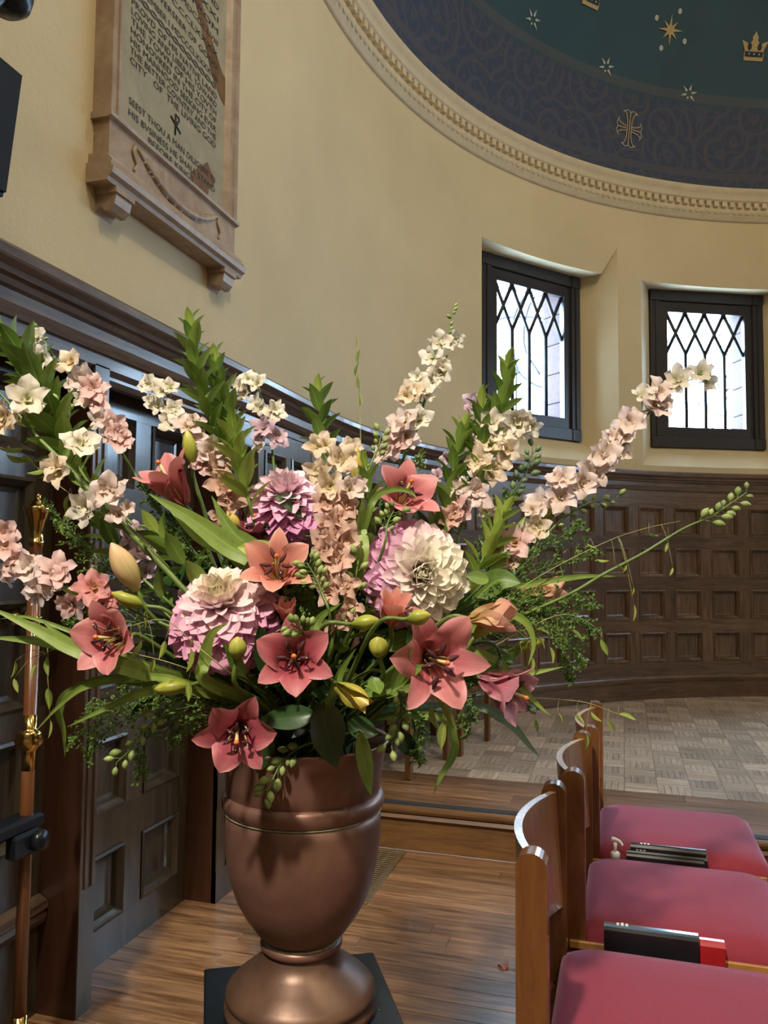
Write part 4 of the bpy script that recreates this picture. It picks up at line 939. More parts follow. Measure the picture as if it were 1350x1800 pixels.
def leaf_mesh(name, mat, ln, wd, fold=0.25, droop=0.2, nv=7, seed=0, twist=0.0, blunt=1.0):
    """leaf along +Z, face towards -X"""
    v = []; f = []; uv = []; x = z = 0.0
    for j in range(nv+1):
        t = j/nv; th = droop*t*1.6
        if j: x += ln/nv*sin(th); z += ln/nv*cos(th)
        w_ = wd*(sin(pi*min(1, max(0, t**(0.85*blunt))))**0.85 if 0 < t < 1 else 0.04)
        for i in range(5):
            s = -1+i/2; a = twist*t
            y = s*w_; o = -fold*abs(s)*w_
            v.append((x+o*cos(th)*cos(a)-y*sin(a)*0.6, y*cos(a)+o*sin(a), z-o*sin(th))); uv.append((i/4, t))
    for j in range(nv):
        for i in range(4): f.append([j*5+i, j*5+i+1, (j+1)*5+i+1, (j+1)*5+i])
    return mk(name, v, f, mat, True, uv)
def ribbon_mesh(name, mat, pts, wd, org, fold=0.22, face=None):
    v = []; f = []; uv = []; m = len(pts)
    for i, p in enumerate(pts):
        t = (pts[min(i+1, m-1)]-pts[max(i-1, 0)]).normalized(); to = (CAM-p).normalized() if face is None else face
        s = t.cross(to).normalized(); nn = s.cross(t)
        u = i/(m-1); w_ = wd*max(0.03, min(1.0, (1-u)/0.35)**0.8 if u > 0.65 else 0.55+0.45*min(1, u/0.3))
        for k in range(5):
            q = -1+k/2; v.append(p-org+s*(q*w_)-nn*(fold*w_*(1-abs(q)))); uv.append((k/4, u))
    for i in range(m-1):
        for k in range(4): f.append([i*5+k, i*5+k+1, (i+1)*5+k+1, (i+1)*5+k])
    return mk(name, v, f, mat, True, uv)
def mouth_pt(z=-0.03, r=0.10):
    a = RB.random()*2*pi; q = r*sqrt(RB.random()); return MOUTH+Vector((q*cos(a), q*sin(a), z))
def stem_to(p, back):
    """points from p (heading along back) down into the urn"""
    e = mouth_pt(); mid = p.lerp(e, 0.5)+Vector((0, 0, 0.03)); hor = Vector((p.x-VX, p.y-VY, 0))
    top = MOUTH+Vector((0, 0, 0.10))+hor*0.22
    L_ = (p-e).length
    return smooth_path([p, p+back*min(0.05, L_*0.25), p.lerp(top, 0.55)+back*0.02, top.lerp(e, 0.45), e], 6)

# ---- lilies
def lily_set(mat, Ln, wi, wo, th1, seed, th0=12):
    inn = [petal_mesh('petal', mat, Ln, wi, th0, th1+RB.uniform(-8, 10), 0.24, 0.30, 8, 12, 1.35, 0.7, 0.35, seed+k, 0.14) for k in range(3)]
    out = [petal_mesh('petal', mat, Ln*1.02, wo, th0+3, th1+RB.uniform(-2, 18), 0.18, 0.14, 8, 12, 1.25, 0.6, 0.40, seed+5+k, 0.06) for k in range(3)]
    return inn, out
FIL = {}
def lily(px, py, size, face, label, mat='lily_rose', th1=78, D=None, twist=0.0, stamens=True, wide=1.0, anther='anther', th0=12):
    """px,py: throat of the flower, size: span in pixels of an open bloom, face: (right, up, towards viewer)"""
    D = D or dauto(px, py); Lm = size*D/FPX*0.56
    d = dirv(*face); base = at(px, py, D)-d*Lm*0.30
    root = empty('lily', base, label, 'lily', 'lilies of the arrangement')
    m0 = toward(d, twist); inn, out = lily_set(mat, Lm, Lm*0.27*wide, Lm*0.20*wide, th1, RB.randrange(10**6), th0)
    for k in range(3):
        put('petal', inn[k], root, m0 @ Matrix.Rotation(2*pi*k/3, 4, 'Z') @ Matrix.Translation((0.003, 0, 0.0)))
        put('petal', out[k], root, m0 @ Matrix.Rotation(2*pi*k/3+pi/3, 4, 'Z') @ Matrix.Translation((0.002, 0, -0.002)))
    if stamens:
        for k in range(6):
            a = 2*pi*k/6+0.4; tilt = radians(RB.uniform(12, 24)); ln = Lm*RB.uniform(0.60, 0.74)
            mm = m0 @ Matrix.Rotation(a, 4, 'Z') @ Matrix.Rotation(tilt, 4, 'Y')
            st = put('stamen', tube_mesh('stamen', smooth_path([(0, 0, 0), (0.002, 0, ln*0.5), (0, 0, ln)], 4), 0.0013, 'filament', 5), root, mm)
            put('anther', ell_mesh('anther', anther, 0.018*Lm/0.085, 0.0032*Lm/0.085, 8, 6), st, Matrix.Translation((-0.003, 0, ln-0.004)) @ Matrix.Rotation(radians(RB.uniform(50, 100)), 4, 'Y') @ Matrix.Translation((0, 0, -0.008)))
        st = put('pistil', tube_mesh('pistil', [Vector((0, 0, 0)), Vector((0, 0, Lm*0.45)), Vector((0.002, 0, Lm*0.84))], lambda t: 0.0020+0.0012*t, 'filament', 6), root, m0)
        put('stigma', ell_mesh('stigma', 'anther_orange', 0.009, 0.0045, 8, 5), st, Matrix.Translation((0.002, 0, Lm*0.82)))
    put('stem', tube_mesh('stem', stem_to(base+d*0.002, -d), 0.0042, 'stem', 6, base), root)
    return root
LG = 'open lily'
lily(308, 862, 185, (-0.42, 0.80, 0.35), 'pink lily opening upward at the upper left, beside the dark door', 'lily_pink', 40, 1.42, 0.2, wide=1.05)
lily(205, 1122, 185, (-0.32, 0.15, 0.93), 'pink lily at the far left facing the viewer, with dark maroon anthers', 'lily_pink', 62, 1.27, 0.9, wide=1.25)
lily(488, 1008, 185, (0.05, 0.55, 0.82), 'salmon lily half hidden between the two lower dahlias', 'lily_salmon', 66, 1.33, 0.5)
lily(518, 1158, 185, (0.05, 0.22, 0.95), 'dark rose lily at the centre of the arrangement', 'lily_rose', 74, 1.25, 0.62, wide=1.15, anther='anther')
lily(418, 1282, 180, (0.10, -0.12, 0.97), 'lowest rose lily, hanging over the left of the urn rim', 'lily_rose', 80, 1.27, 0.1, wide=1.2)
lily(758, 1158, 235, (0.30, 0.05, 0.94), 'largest pink lily, wide open at the right of the bouquet', 'lily_pink', 84, 1.26, 0.95, wide=1.0)
lily(706, 880, 175, (0.25, 0.55, 0.72), 'pink lily standing just above the white-centred round dahlia', 'lily_pink', 70, 1.42, 0.3, wide=1.15)
lily(872, 1205, 185, (0.80, -0.28, 0.52), 'mauve pink lily at the lower right, seen from the side', 'lily_mauve', 44, 1.34, 0.5, wide=1.05)
lily(690, 1082, 125, (0.12, 0.85, 0.45), 'half-open peach pink lily before the right dahlia', 'lily_salmon', 34, 1.24, 0.2, stamens=False, wide=1.1)
lily(852, 1086, 150, (0.93, 0.12, 0.30), 'half-open peach lily pointing right, under the broad green leaf', 'lily_peach', 26, 1.30, 0.3, stamens=False, wide=1.1)
lily(940, 1042, 150, (0.97, 0.18, 0.1), 'slender cream and peach lily bud pointing far right, opening', 'lily_peach', 14, 1.46, 0.3, stamens=False, wide=0.85, th0=6)
lily(452, 950, 150, (-0.05, 0.9, 0.4), 'dark purple-red lily in shadow under the top dahlia', 'lily_shaded', 36, 1.44, 0.0)
lily(868, 975, 130, (0.28, 0.88, 0.30), 'peach freckled lily half open beside the right dahlia', 'lily_peach', 24, 1.48, 0.0, stamens=False)
lily(505, 1082, 85, (-0.05, 0.9, 0.4), 'small salmon lily just opening above the central rose lily', 'lily_salmon', 30, 1.30, 0.0, stamens=False)

# ---- lily buds
def lily_bud(px, py, ln, wd, dr, label, mat='bud_green', D=None, open_tip=False):
    D = D or dauto(px, py)-0.01; lm = ln*D/FPX; rm = wd*0.5*D/FPX; d = dirv(*dr); c = at(px, py, D)-d*lm*0.5
    root = empty('lily_bud', c, label, 'lily bud', 'closed lily buds')
    if open_tip:
        m0 = toward(d, 0.5)
        for k in range(3): put('petal', petal_mesh('petal', mat, lm*1.05, rm*0.95, 22, -4+RB.uniform(-4, 12), 0.75, 0.1, 6, 8, 0.6, 0.6, 0.4, RB.randrange(10**6)), root, m0 @ Matrix.Rotation(2*pi*k/3, 4, 'Z'))
    else: put('bud', ell_mesh('bud', mat, lm, rm, 18, 14, 0.07, 0.52), root, toward(d, RB.random()))
    put('stem', tube_mesh('stem', stem_to(c+d*0.004, -d), lambda t: 0.0036+0.001*t, 'stem', 6, c), root)
    return root
lily_bud(228, 1054, 66, 27, (-0.93, 0.38, 0.15), 'yellow-green lily bud pointing left above the far left lily')
lily_bud(304, 1208, 68, 28, (-0.98, -0.12, 0.1), 'yellow-green lily bud lying level at the left, over the grass blades')
lily_bud(220, 998, 100, 42, (-0.42, 0.88, 0.2), 'large peach lily bud standing up at the left', 'bud_peach', 1.32)
lily_bud(642, 1094, 54, 27, (0.97, 0.15, 0.15), 'green lily bud left of the half-open lily under the right dahlia', D=1.24)
lily_bud(665, 1138, 46, 34, (-0.05, 0.85, 0.5), 'plump upright green lily bud left of the largest lily', D=1.22)
lily_bud(735, 1085, 46, 28, (0.95, 0.2, 0.2), 'green lily bud in front of the right dahlia', D=1.20)
lily_bud(618, 1220, 74, 44, (0.80, -0.42, 0.45), 'yellow lily bud splitting open above the urn rim', 'bud_yellow', 1.24, True)
lily_bud(627, 826, 78, 24, (-0.03, 0.98, 0.1), 'tall yellow lily bud standing between the cream larkspur', 'bud_yellow', 1.44)
lily_bud(334, 788, 66, 24, (-0.15, 0.97, 0.1), 'green lily bud standing above the upper left lily', D=1.44)
lily_bud(411, 918, 46, 22, (-0.45, 0.85, 0.2), 'small yellow lily bud left of the top dahlia', 'bud_yellow', 1.42)
lily_bud(417, 1140, 46, 32, (0.08, 0.92, 0.3), 'upright green lily bud below the left dahlia', D=1.24)
lily_bud(850, 1103, 56, 26, (0.62, 0.72, 0.2), 'green lily bud to the right of the largest lily', D=1.32)
lily_bud(928, 1134, 62, 24, (0.93, 0.30, 0.1), 'slim green lily bud among the grass at the right', D=1.42)
lily_bud(965, 905, 60, 22, (0.62, 0.76, 0.1), 'green lily bud half hidden among blush larkspur at the right', D=1.52)

# ---- dahlias
DM = [petal_mesh('petal', 'dahlia', 1.0, 0.22+0.035*k, 2, 18+10*k, 0.32, 0.14, 6, 9, 1.3, 1.0, 0.5, 100+k) for k in range(4)]
DI = [petal_mesh('petal', 'dahlia', 1.0, 0.24, 8, -30+14*k, 0.8, 0.05, 4, 6, 1.0, 0.8, 0.5, 120+k) for k in range(3)]
def dahlia(px, py, diam, face, label, D, centre, mid, outer, n=150, back=118, kc=0.25, ko=0.62, bias=(0, -0.4)):
    rm = diam*0.5*D/FPX; d = dirv(*face); c = at(px, py, D)-d*rm*0.45
    root = empty('dahlia', c, label, 'dahlia', 'dinner-plate dahlias'); m0 = toward(d)
    for i in range(n):
        q = (i+0.5)/n; phi = radians(6+(back-6)*q**0.58); az = i*2.399963+RB.uniform(-.1, .1)
        ln = rm*(0.24+0.60*min(1, q*1.5)**0.8)*RB.uniform(0.90, 1.08)
        base_r = rm*(0.06+0.14*min(1, q*1.5)); p = Vector((base_r*sin(phi), 0, rm*0.30*cos(phi)+rm*0.02))
        tilt = phi*0.92 if q > 0.25 else phi*0.8
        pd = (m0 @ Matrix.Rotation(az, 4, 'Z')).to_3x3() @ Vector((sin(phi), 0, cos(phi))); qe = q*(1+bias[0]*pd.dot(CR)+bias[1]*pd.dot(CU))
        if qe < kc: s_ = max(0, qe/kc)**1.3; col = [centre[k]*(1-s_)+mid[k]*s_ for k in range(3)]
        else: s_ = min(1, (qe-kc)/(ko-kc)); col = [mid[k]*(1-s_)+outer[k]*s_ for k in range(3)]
        j = RB.uniform(0.90, 1.06)
        o = put('petal', RB.choice(DM) if q > 0.22 else RB.choice(DI), root, m0 @ Matrix.Rotation(az, 4, 'Z') @ Matrix.Translation(p) @ Matrix.Rotation(tilt-radians(8), 4, 'Y') @ Matrix.Rotation(RB.uniform(-.25, .25), 4, 'Z') @ Matrix.Diagonal((ln, ln*RB.uniform(0.85, 1.1), ln, 1)))
        o.color = (col[0]*j, col[1]*j, col[2]*j, 1)
    put('heart', ell_mesh('heart', 'fl_cream' if centre[1] > 0.8 else 'fl_blush', rm*0.46, rm*0.17, 12, 8), root, m0)
    put('calyx', ell_mesh('calyx', 'stem_dark', rm*0.3, rm*0.16, 12, 8), root, m0 @ Matrix.Translation((0, 0, -rm*0.30)))
    put('stem', tube_mesh('stem', stem_to(c-d*rm*0.05, -d), 0.0052, 'stem_dark', 7, c), root)
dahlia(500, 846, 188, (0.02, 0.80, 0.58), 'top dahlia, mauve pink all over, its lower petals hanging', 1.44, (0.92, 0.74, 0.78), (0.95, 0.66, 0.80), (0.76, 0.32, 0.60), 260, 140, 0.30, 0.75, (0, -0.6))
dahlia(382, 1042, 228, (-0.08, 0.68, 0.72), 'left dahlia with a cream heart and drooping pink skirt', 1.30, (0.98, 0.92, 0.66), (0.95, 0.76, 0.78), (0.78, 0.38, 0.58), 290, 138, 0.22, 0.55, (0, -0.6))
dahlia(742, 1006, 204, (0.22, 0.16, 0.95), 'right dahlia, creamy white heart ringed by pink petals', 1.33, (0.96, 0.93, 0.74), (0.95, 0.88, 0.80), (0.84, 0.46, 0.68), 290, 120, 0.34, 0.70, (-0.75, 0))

# ---- larkspur
def floret_mesh(mat, seed):
    rn = random.Random(seed); v = []; f = []; uv = []
    v.append((0, 0, -0.004)); uv.append((0.5, 0.0))
    for k in range(5):
        a = 2*pi*k/5+rn.uniform(-.15, .15); L_ = rn.uniform(0.85, 1.15); pv, pf, pu = petal_geo(0.54*L_, 0.185*rn.uniform(.8, 1.2), 40, rn.uniform(55, 105), rn.uniform(-.15, .45), 0.55, 4, 6, 1, rn.uniform(.35, .8), 0.22, seed*7+k, rn.uniform(-.1, .3))
        i = len(v); ca, sa = cos(a), sin(a)
        for (x, y, z) in pv: v.append((x*ca-y*sa, x*sa+y*ca, z))
        uv += pu; f += [[i+q for q in ff] for ff in pf]; 
        for q in range(4): f.append([0, i+q+1, i+q])
    for k in range(2):      # the small inner petals
        a = rn.random()*6; pv, pf, pu = petal_geo(0.22, 0.10, 10, 40, 0.4, 0.2, 2, 3, 1, 0.9, 0.4, seed*9+k); i = len(v); ca, sa = cos(a), sin(a)
        for (x, y, z) in pv: v.append((x*ca-y*sa, x*sa+y*ca, z))
        uv += [(q[0], q[1]*0.3) for q in pu]; f += [[i+q for q in ff] for ff in pf]; f += [[0, i+1, i], [0, i+2, i+1]]
    # spur
    i = len(v)
    for j in range(4):
        for q in range(4):
            r = 0.07*(1-j/3.4); v.append((r*cos(q*pi/2)-0.03*j*j*0.5, r*sin(q*pi/2), -0.16*j)); uv.append((0.5, 0.3))
    for j in range(3):
        for q in range(4): f.append([i+j*4+q, i+j*4+(q+1) % 4, i+j*4+4+(q+1) % 4, i+j*4+4+q])
    for q in range(4): f.append([0, i+q, i+(q+1) % 4])
    return mk('floret', v, f, mat, True, uv)
TONE = {'w': 'fl_white', 'c': 'fl_cream', 'b': 'fl_blush', 'p': 'fl_pink', 'e': 'fl_peach', 'r': 'fl_rose', 'l': 'fl_lilac'}
FM = {k: [floret_mesh(m_, 20+i*3+ord(k)) for i in range(5)] for k, m_ in TONE.items()}
SB = ell_mesh('bud', 'smallbud', 1.0, 0.28, 10, 8, 0.0, 0.5); SBD = ell_mesh('bud', 'smallbud_dark', 1.0, 0.28, 10, 8, 0.0, 0.5)
LFM = [leaf_mesh('leaf', 'leaf_mid', 1.0, 0.21, 0.3, 0.25, 7, k, 0.3*(k-1)) for k in range(3)]
LFL = [leaf_mesh('leaf', 'leaf_light', 1.0, 0.21, 0.3, 0.22, 7, k, 0.3*(k-1)) for k in range(3)]
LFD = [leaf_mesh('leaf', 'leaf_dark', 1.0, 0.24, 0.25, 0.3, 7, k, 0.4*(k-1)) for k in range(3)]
def path3(pts, d0, d1, n=6, into=True):
    """pixel path -> smooth space curve; depth runs from d0 (first point) to d1 (last), then into the urn"""
    m = len(pts); P = [at(p[0], p[1], d0+(d1-d0)*(i/(m-1))) for i, p in enumerate(pts)]
    if into:
        e = mouth_pt(); q = P[-1]; P += [q.lerp(MOUTH+Vector((0, 0, 0.08)), 0.6), e]
    return smooth_path(P, n)
def larkspur(path, florets, label, d0, d1, rad=0.0028, buds=0, leaves=0):
    pts = path3(path, d0, d1); base = pts[-1]
    root = empty('larkspur', base, label, 'larkspur', 'larkspur spikes')
    put('stem', tube_mesh('stem', pts, lambda t: rad*(0.45+0.75*min(1, t*2)), 'stem', 6, base), root)
    pm = path
    extra = [(x+RB.uniform(-15, 15), y+RB.uniform(-14, 16), s*0.72, tone) for (x, y, s, tone) in florets if s > 33]
    for (x, y, s, tone) in florets+extra:
        # depth of the nearest path pixel
        best = min(range(len(pm)), key=lambda i: (pm[i][0]-x)**2+(pm[i][1]-y)**2); D = d0+(d1-d0)*best/(len(pm)-1)-0.018
        sm = s*D/FPX*1.30; p = at(x, y, D); nx = min(pts, key=lambda q: (q-p).length); out = (p-nx); out = out.normalized() if out.length > 1e-4 else dirv(0, 0, 1)
        d = (out*0.9+dirv(RB.uniform(-.45, .45), RB.uniform(-.15, .55), 0.9)).normalized()
        fo = put('floret', RB.choice(FM[tone]), root, Matrix.Translation(p-base) @ toward(d, RB.random()*6) @ Matrix.Diagonal((sm, sm, sm, 1)))
        put('pedicel', tube_mesh('pedicel', smooth_path([p-d*0.003, p.lerp(nx, 0.5)-d*0.005, nx], 3), 0.0009, 'stem', 4, base), root)
    for k in range(buds):
        q = pts[int(k*1.3)]; s = RB.uniform(0.010, 0.015); d = dirv(RB.uniform(-1, 1), RB.uniform(0.2, 1), RB.uniform(0, .6))
        put('bud', SB, root, Matrix.Translation(q-base) @ toward(d) @ Matrix.Diagonal((s, s, s, 1)))
    for k in range(leaves):
        q = pts[int(len(pts)*RB.uniform(.25, .6))]; s = RB.uniform(0.025, 0.045); put('leaf', RB.choice(LFM), root, Matrix.Translation(q-base) @ toward(dirv(RB.uniform(-1, 1), RB.uniform(-.2, .8), RB.uniform(0, .6)), RB.random()*6) @ Matrix.Diagonal((s, s, s, 1)))
larkspur([(66, 578), (100, 632), (140, 655), (160, 690), (180, 730), (205, 778), (235, 830), (300, 930)], [(68, 596, 34, 'w'), (80, 632, 46, 'w'), (128, 640, 46, 'c'), (148, 668, 46, 'b'), (166, 686, 48, 'p'), (172, 708, 42, 'p'), (146, 700, 30, 'w'), (178, 737, 38, 'b'), (198, 748, 46, 'p'), (208, 778, 48, 'p'), (196, 762, 36, 'b')], 'pink and white larkspur spike arching at the upper left', 1.50, 1.46, 0.0026, 3, 3)
larkspur([(-10, 680), (30, 725), (60, 762), (120, 822), (190, 898), (290, 1000), (400, 1120)], [(48, 706, 66, 'w'), (17, 740, 60, 'c'), (138, 785, 62, 'w'), (106, 828, 54, 'c'), (190, 866, 60, 'b'), (155, 893, 60, 'w'), (210, 905, 40, 'b')], 'thick-stemmed larkspur with large white florets crossing the left', 1.42, 1.34, 0.0045, 0, 5)
larkspur([(262, 665), (280, 700), (300, 735), (330, 775), (370, 820), (400, 880), (420, 950)], [(262, 678, 36, 'w'), (285, 688, 40, 'w'), (280, 715, 34, 'w'), (305, 722, 36, 'w'), (305, 745, 42, 'w'), (330, 752, 44, 'b'), (347, 775, 42, 'b'), (370, 795, 48, 'b'), (385, 820, 48, 'e'), (390, 852, 48, 'e'), (405, 880, 48, 'e'), (394, 906, 42, 'e'), (360, 815, 38, 'p')], 'white to peach larkspur spike above the upper left lily', 1.52, 1.44, 0.0026, 2, 3)
larkspur([(428, 672), (455, 690), (470, 730), (478, 770), (480, 805), (490, 900)], [(422, 677, 26, 'w'), (437, 668, 28, 'w'), (453, 676, 32, 'w'), (432, 689, 28, 'c'), (455, 712, 34, 'w'), (483, 728, 38, 'w'), (466, 752, 40, 'l'), (484, 770, 38, 'l'), (460, 782, 30, 'b')], 'small white larkspur spike rising behind the top dahlia', 1.58, 1.52, 0.0020, 2)
larkspur([(542, 778), (575, 800), (590, 830), (588, 880), (590, 930), (585, 990), (590, 1060), (580, 1150)], [(560, 785, 46, 'c'), (598, 810, 52, 'c'), (565, 830, 48, 'c'), (580, 856, 48, 'c'), (612, 862, 46, 'b'), (575, 885, 48, 'e'), (602, 890, 46, 'e'), (585, 925, 54, 'e'), (600, 945, 60, 'e'), (575, 957, 52, 'e'), (592, 985, 54, 'e'), (576, 1012, 50, 'e'), (606, 1030, 42, 'e'), (582, 1042, 46, 'e'), (612, 1066, 42, 'e'), (598, 1092, 38, 'e')], 'dense peach larkspur column in the middle between the dahlias', 1.42, 1.30, 0.003)
larkspur([(798, 540), (790, 580), (778, 620), (763, 655), (745, 710), (730, 760), (700, 830), (680, 930)], [(775, 602, 36, 'w'), (800, 598, 30, 'w'), (763, 630, 40, 'w'), (774, 655, 38, 'w'), (758, 674, 36, 'w'), (735, 662, 26, 'w'), (728, 698, 48, 'c'), (742, 688, 36, 'w'), (712, 745, 50, 'b'), (736, 740, 42, 'w'), (697, 785, 48, 'p'), (680, 797, 42, 'b'), (715, 766, 42, 'b')], 'tallest white larkspur spike, right of centre against the wall', 1.60, 1.50, 0.0026, 7, 4)
larkspur([(912, 732), (880, 762), (866, 792), (850, 830), (830, 880), (810, 930), (780, 1000)], [(908, 742, 54, 'w'), (931, 750, 36, 'w'), (878, 764, 48, 'w'), (866, 745, 40, 'w'), (860, 786, 44, 'c'), (887, 796, 48, 'c'), (845, 815, 50, 'c'), (862, 832, 46, 'c'), (815, 860, 36, 'b'), (838, 870, 50, 'b'), (850, 892, 42, 'b'), (802, 886, 48, 'p'), (795, 912, 48, 'e'), (775, 927, 42, 'e')], 'cream larkspur spike leaning below the left apse window', 1.56, 1.46, 0.0026, 1, 4)
larkspur([(1245, 655), (1195, 677), (1150, 717), (1100, 767), (1045, 817), (990, 877), (950, 935), (900, 1000), (800, 1090)], [(1230, 658, 42, 'w'), (1192, 672, 46, 'w'), (1158, 690, 46, 'b'), (1150, 717, 50, 'b'), (1130, 700, 38, 'w'), (1105, 745, 50, 'b'), (1095, 768, 48, 'b'), (1073, 776, 40, 'b'), (1060, 800, 48, 'b'), (1082, 790, 46, 'c'), (1040, 830, 54, 'b'), (1022, 852, 54, 'b'), (988, 845, 46, 'b'), (985, 876, 58, 'b'), (950, 888, 48, 'b'), (945, 927, 48, 'c'), (905, 956, 52, 'p'), (896, 986, 42, 'e')], 'longest blush larkspur spike reaching right across the second window', 1.62, 1.46, 0.0028, 2, 4)
larkspur([(-25, 925), (20, 975), (70, 1012), (130, 1037), (190, 1052), (260, 1085), (350, 1130)], [(8, 938, 46, 'p'), (10, 962, 48, 'p'), (38, 990, 52, 'p'), (56, 1002, 48, 'b'), (100, 1006, 56, 'p'), (84, 1023, 54, 'b'), (68, 1040, 44, 'b'), (165, 1033, 56, 'r'), (130, 1060, 46, 'p'), (182, 1062, 40, 'r'), (20, 1005, 40, 'b')], 'pink larkspur spike leaning out at the left edge', 1.40, 1.34, 0.0026, 0, 4)
larkspur([(222, 912), (235, 950), (248, 1000), (280, 1065), (340, 1120)], [(220, 925, 32, 'l'), (238, 946, 48, 'l'), (250, 976, 48, 'l'), (256, 1006, 38, 'l'), (232, 966, 36, 'b')], 'short lilac larkspur behind the large peach bud', 1.46, 1.38, 0.0022)
larkspur([(618, 778), (622, 830), (625, 900), (620, 1000)], [(618, 787, 38, 'c'), (624, 806, 36, 'c')], 'two-floret cream larkspur beside the tall yellow bud', 1.50, 1.42, 0.0020)
larkspur([(834, 700), (835, 750), (820, 830), (790, 920), (760, 1000)], [(832, 712, 38, 'l'), (846, 722, 32, 'l'), (828, 762, 28, 'l'), (788, 806, 28, 'l'), (770, 838, 26, 'l')], 'lilac larkspur almost hidden in the green leaves under the window', 1.60, 1.50, 0.0020)

# ---- green bud stems
def bud_stem(path, n, size, label, d0, d1, t1=0.35, dark=False, spread=0.9, rad=0.0022, lit=None):
    pts = path3(path, d0, d1); base = pts[-1]; root = empty('bud_stem', base, label, 'bud stem', 'stems of small green buds')
    put('stem', tube_mesh('stem', pts, lambda t: rad*(0.5+0.7*min(1, t*2)), 'stem_dark' if dark else 'stem', 6, base), root)
    m = int(len(pts)*t1)
    for k in range(n):
        u = (k/(n-1))**0.9*m; i = min(len(pts)-2, int(u)); p = pts[i].lerp(pts[i+1], u-i); tan = (pts[max(0, i-1)]-pts[i+1]).normalized()
        sd = tan.cross((CAM-p).normalized()).normalized()*(1 if k % 2 else -1); d = (tan*1.0+sd*RB.uniform(.5, 1.0)*spread+dirv(0, 0, 1)*RB.uniform(-.3, .7)).normalized()
        s = size*RB.uniform(0.75, 1.15)*1.18/FPX; q = p+d*RB.uniform(0.2, 0.8)*s*spread
        put('bud', SBD if dark else SB, root, Matrix.Translation(q-base) @ toward(d, RB.random()*6) @ Matrix.Diagonal((s*1.1, s*1.1, s, 1)))
        put('pedicel', tube_mesh('pedicel', [p, q+d*0.001], 0.0008, 'stem', 4, base), root)
    return root
bud_stem([(1312, 866), (1280, 888), (1250, 908), (1200, 930), (1130, 973), (1060, 1010), (1000, 1045), (900, 1090), (760, 1160)], 13, 24, 'long thin bud stem stretching farthest right over the panelling', 1.52, 1.36, 0.26, rad=0.0024)
bud_stem([(937, 792), (925, 830), (900, 870), (880, 920), (840, 1000)], 16, 22, 'dark green bud spike standing before the panelling below the window', 1.54, 1.46, 0.40, True)
bud_stem([(670, 764), (664, 790), (650, 822), (640, 880)], 8, 20, 'short bud stem beside the tall yellow lily bud', 1.48, 1.42, 0.3)
bud_stem([(205, 1340), (225, 1322), (245, 1295), (275, 1265), (315, 1253), (380, 1262), (470, 1275)], 11, 24, 'bud stem curling down at the left over the dark door', 1.33, 1.36, 0.45)
bud_stem([(468, 1395), (480, 1368), (500, 1335), (530, 1312), (565, 1300)], 14, 24, 'bud stem drooping over the front of the copper urn', 1.33, 1.40, 0.5)
bud_stem([(688, 1310), (700, 1275), (706, 1235), (690, 1200), (650, 1180)], 13, 23, 'bud stem hanging to the right of the urn rim', 1.28, 1.30, 0.45)
bud_stem([(512, 1098), (530, 1108), (545, 1125), (555, 1160)], 12, 20, 'tight cluster of green buds over the central rose lily', 1.22, 1.26, 0.35, spread=1.5)
bud_stem([(1080, 878), (1040, 884), (1000, 903), (950, 950), (880, 1020)], 12, 18, 'light green bud stem under the long blush larkspur', 1.54, 1.46, 0.42)
bud_stem([(540, 990), (555, 1015), (565, 1040), (580, 1100)], 16, 20, 'bud cluster between the dahlias, on the peach column', 1.30, 1.28, 0.4, spread=1.6)
bud_stem([(918, 1228), (908, 1195), (885, 1165), (840, 1130)], 11, 22, 'bud stem hanging at the right beside the mauve lily', 1.36, 1.34, 0.5, True)
bud_stem([(108, 722), (100, 745), (90, 775), (130, 830)], 9, 22, 'pale bud cluster among the leaves at the upper left', 1.44, 1.42, 0.28, spread=1.3)
bud_stem([(692, 898), (680, 925), (668, 980)], 10, 20, 'bud cluster between the upper lily and the right dahlia', 1.36, 1.34, 0.35, spread=1.3)
bud_stem([(630, 985), (620, 1040), (600, 1110)], 7, 22, 'loose bud stem left of the right dahlia', 1.32, 1.30, 0.5)

# ---- leafy stems
def leafy_stem(path, n, size, label, d0, d1, light=False, t1=0.55, group='upright leafy stems'):
    pts = path3(path, d0, d1); base = pts[-1]; root = empty('leafy_stem', base, label, 'leafy stem', group)
    put('stem', tube_mesh('stem', pts, lambda t: 0.0012+0.0018*min(1, t*2), 'stem', 6, base), root); m = len(pts)*t1
    for k in range(n):
        t = k/(n-1); u = t*m; i = min(len(pts)-2, int(u)); p = pts[i].lerp(pts[i+1], u-i); tan = (pts[max(0, i-2)]-pts[i+1]).normalized()
        a = k*2.4+RB.uniform(-.3, .3); sd = tan.cross((CAM-p).normalized()).normalized(); o = (sd*cos(a)+tan.cross(sd)*sin(a)).normalized()
        d = (tan*(1.15-0.25*t)+o*(0.45+0.45*t)).normalized(); s = size*1.62/FPX*(0.62+0.45*min(1, t*2.5))*RB.uniform(.85, 1.15)
        z = d; xx = (o-z*o.dot(z)).normalized()*1.0; yy = z.cross(xx); mm = Matrix((xx, yy, z)).transposed().to_4x4()
        put('leaf', RB.choice(LFL if light or t < 0.15 else LFM), root, Matrix.Translation(p-base) @ mm @ Matrix.Diagonal((s, s, s, 1)))
    return root
leafy_stem([(335, 568), (338, 610), (346, 660), (365, 720), (385, 780), (410, 850), (440, 930)], 40, 50, 'tall leafy stem rising past the dark cornice at the left', 1.52, 1.44)
leafy_stem([(378, 628), (385, 670), (400, 720), (410, 770), (425, 840), (450, 930)], 32, 46, 'leafy stem just right of the tallest one at the left', 1.54, 1.46)
leafy_stem([(558, 682), (562, 720), (565, 760), (570, 800), (575, 900)], 22, 48, 'leafy tip standing behind the centre above the top dahlia', 1.56, 1.48)
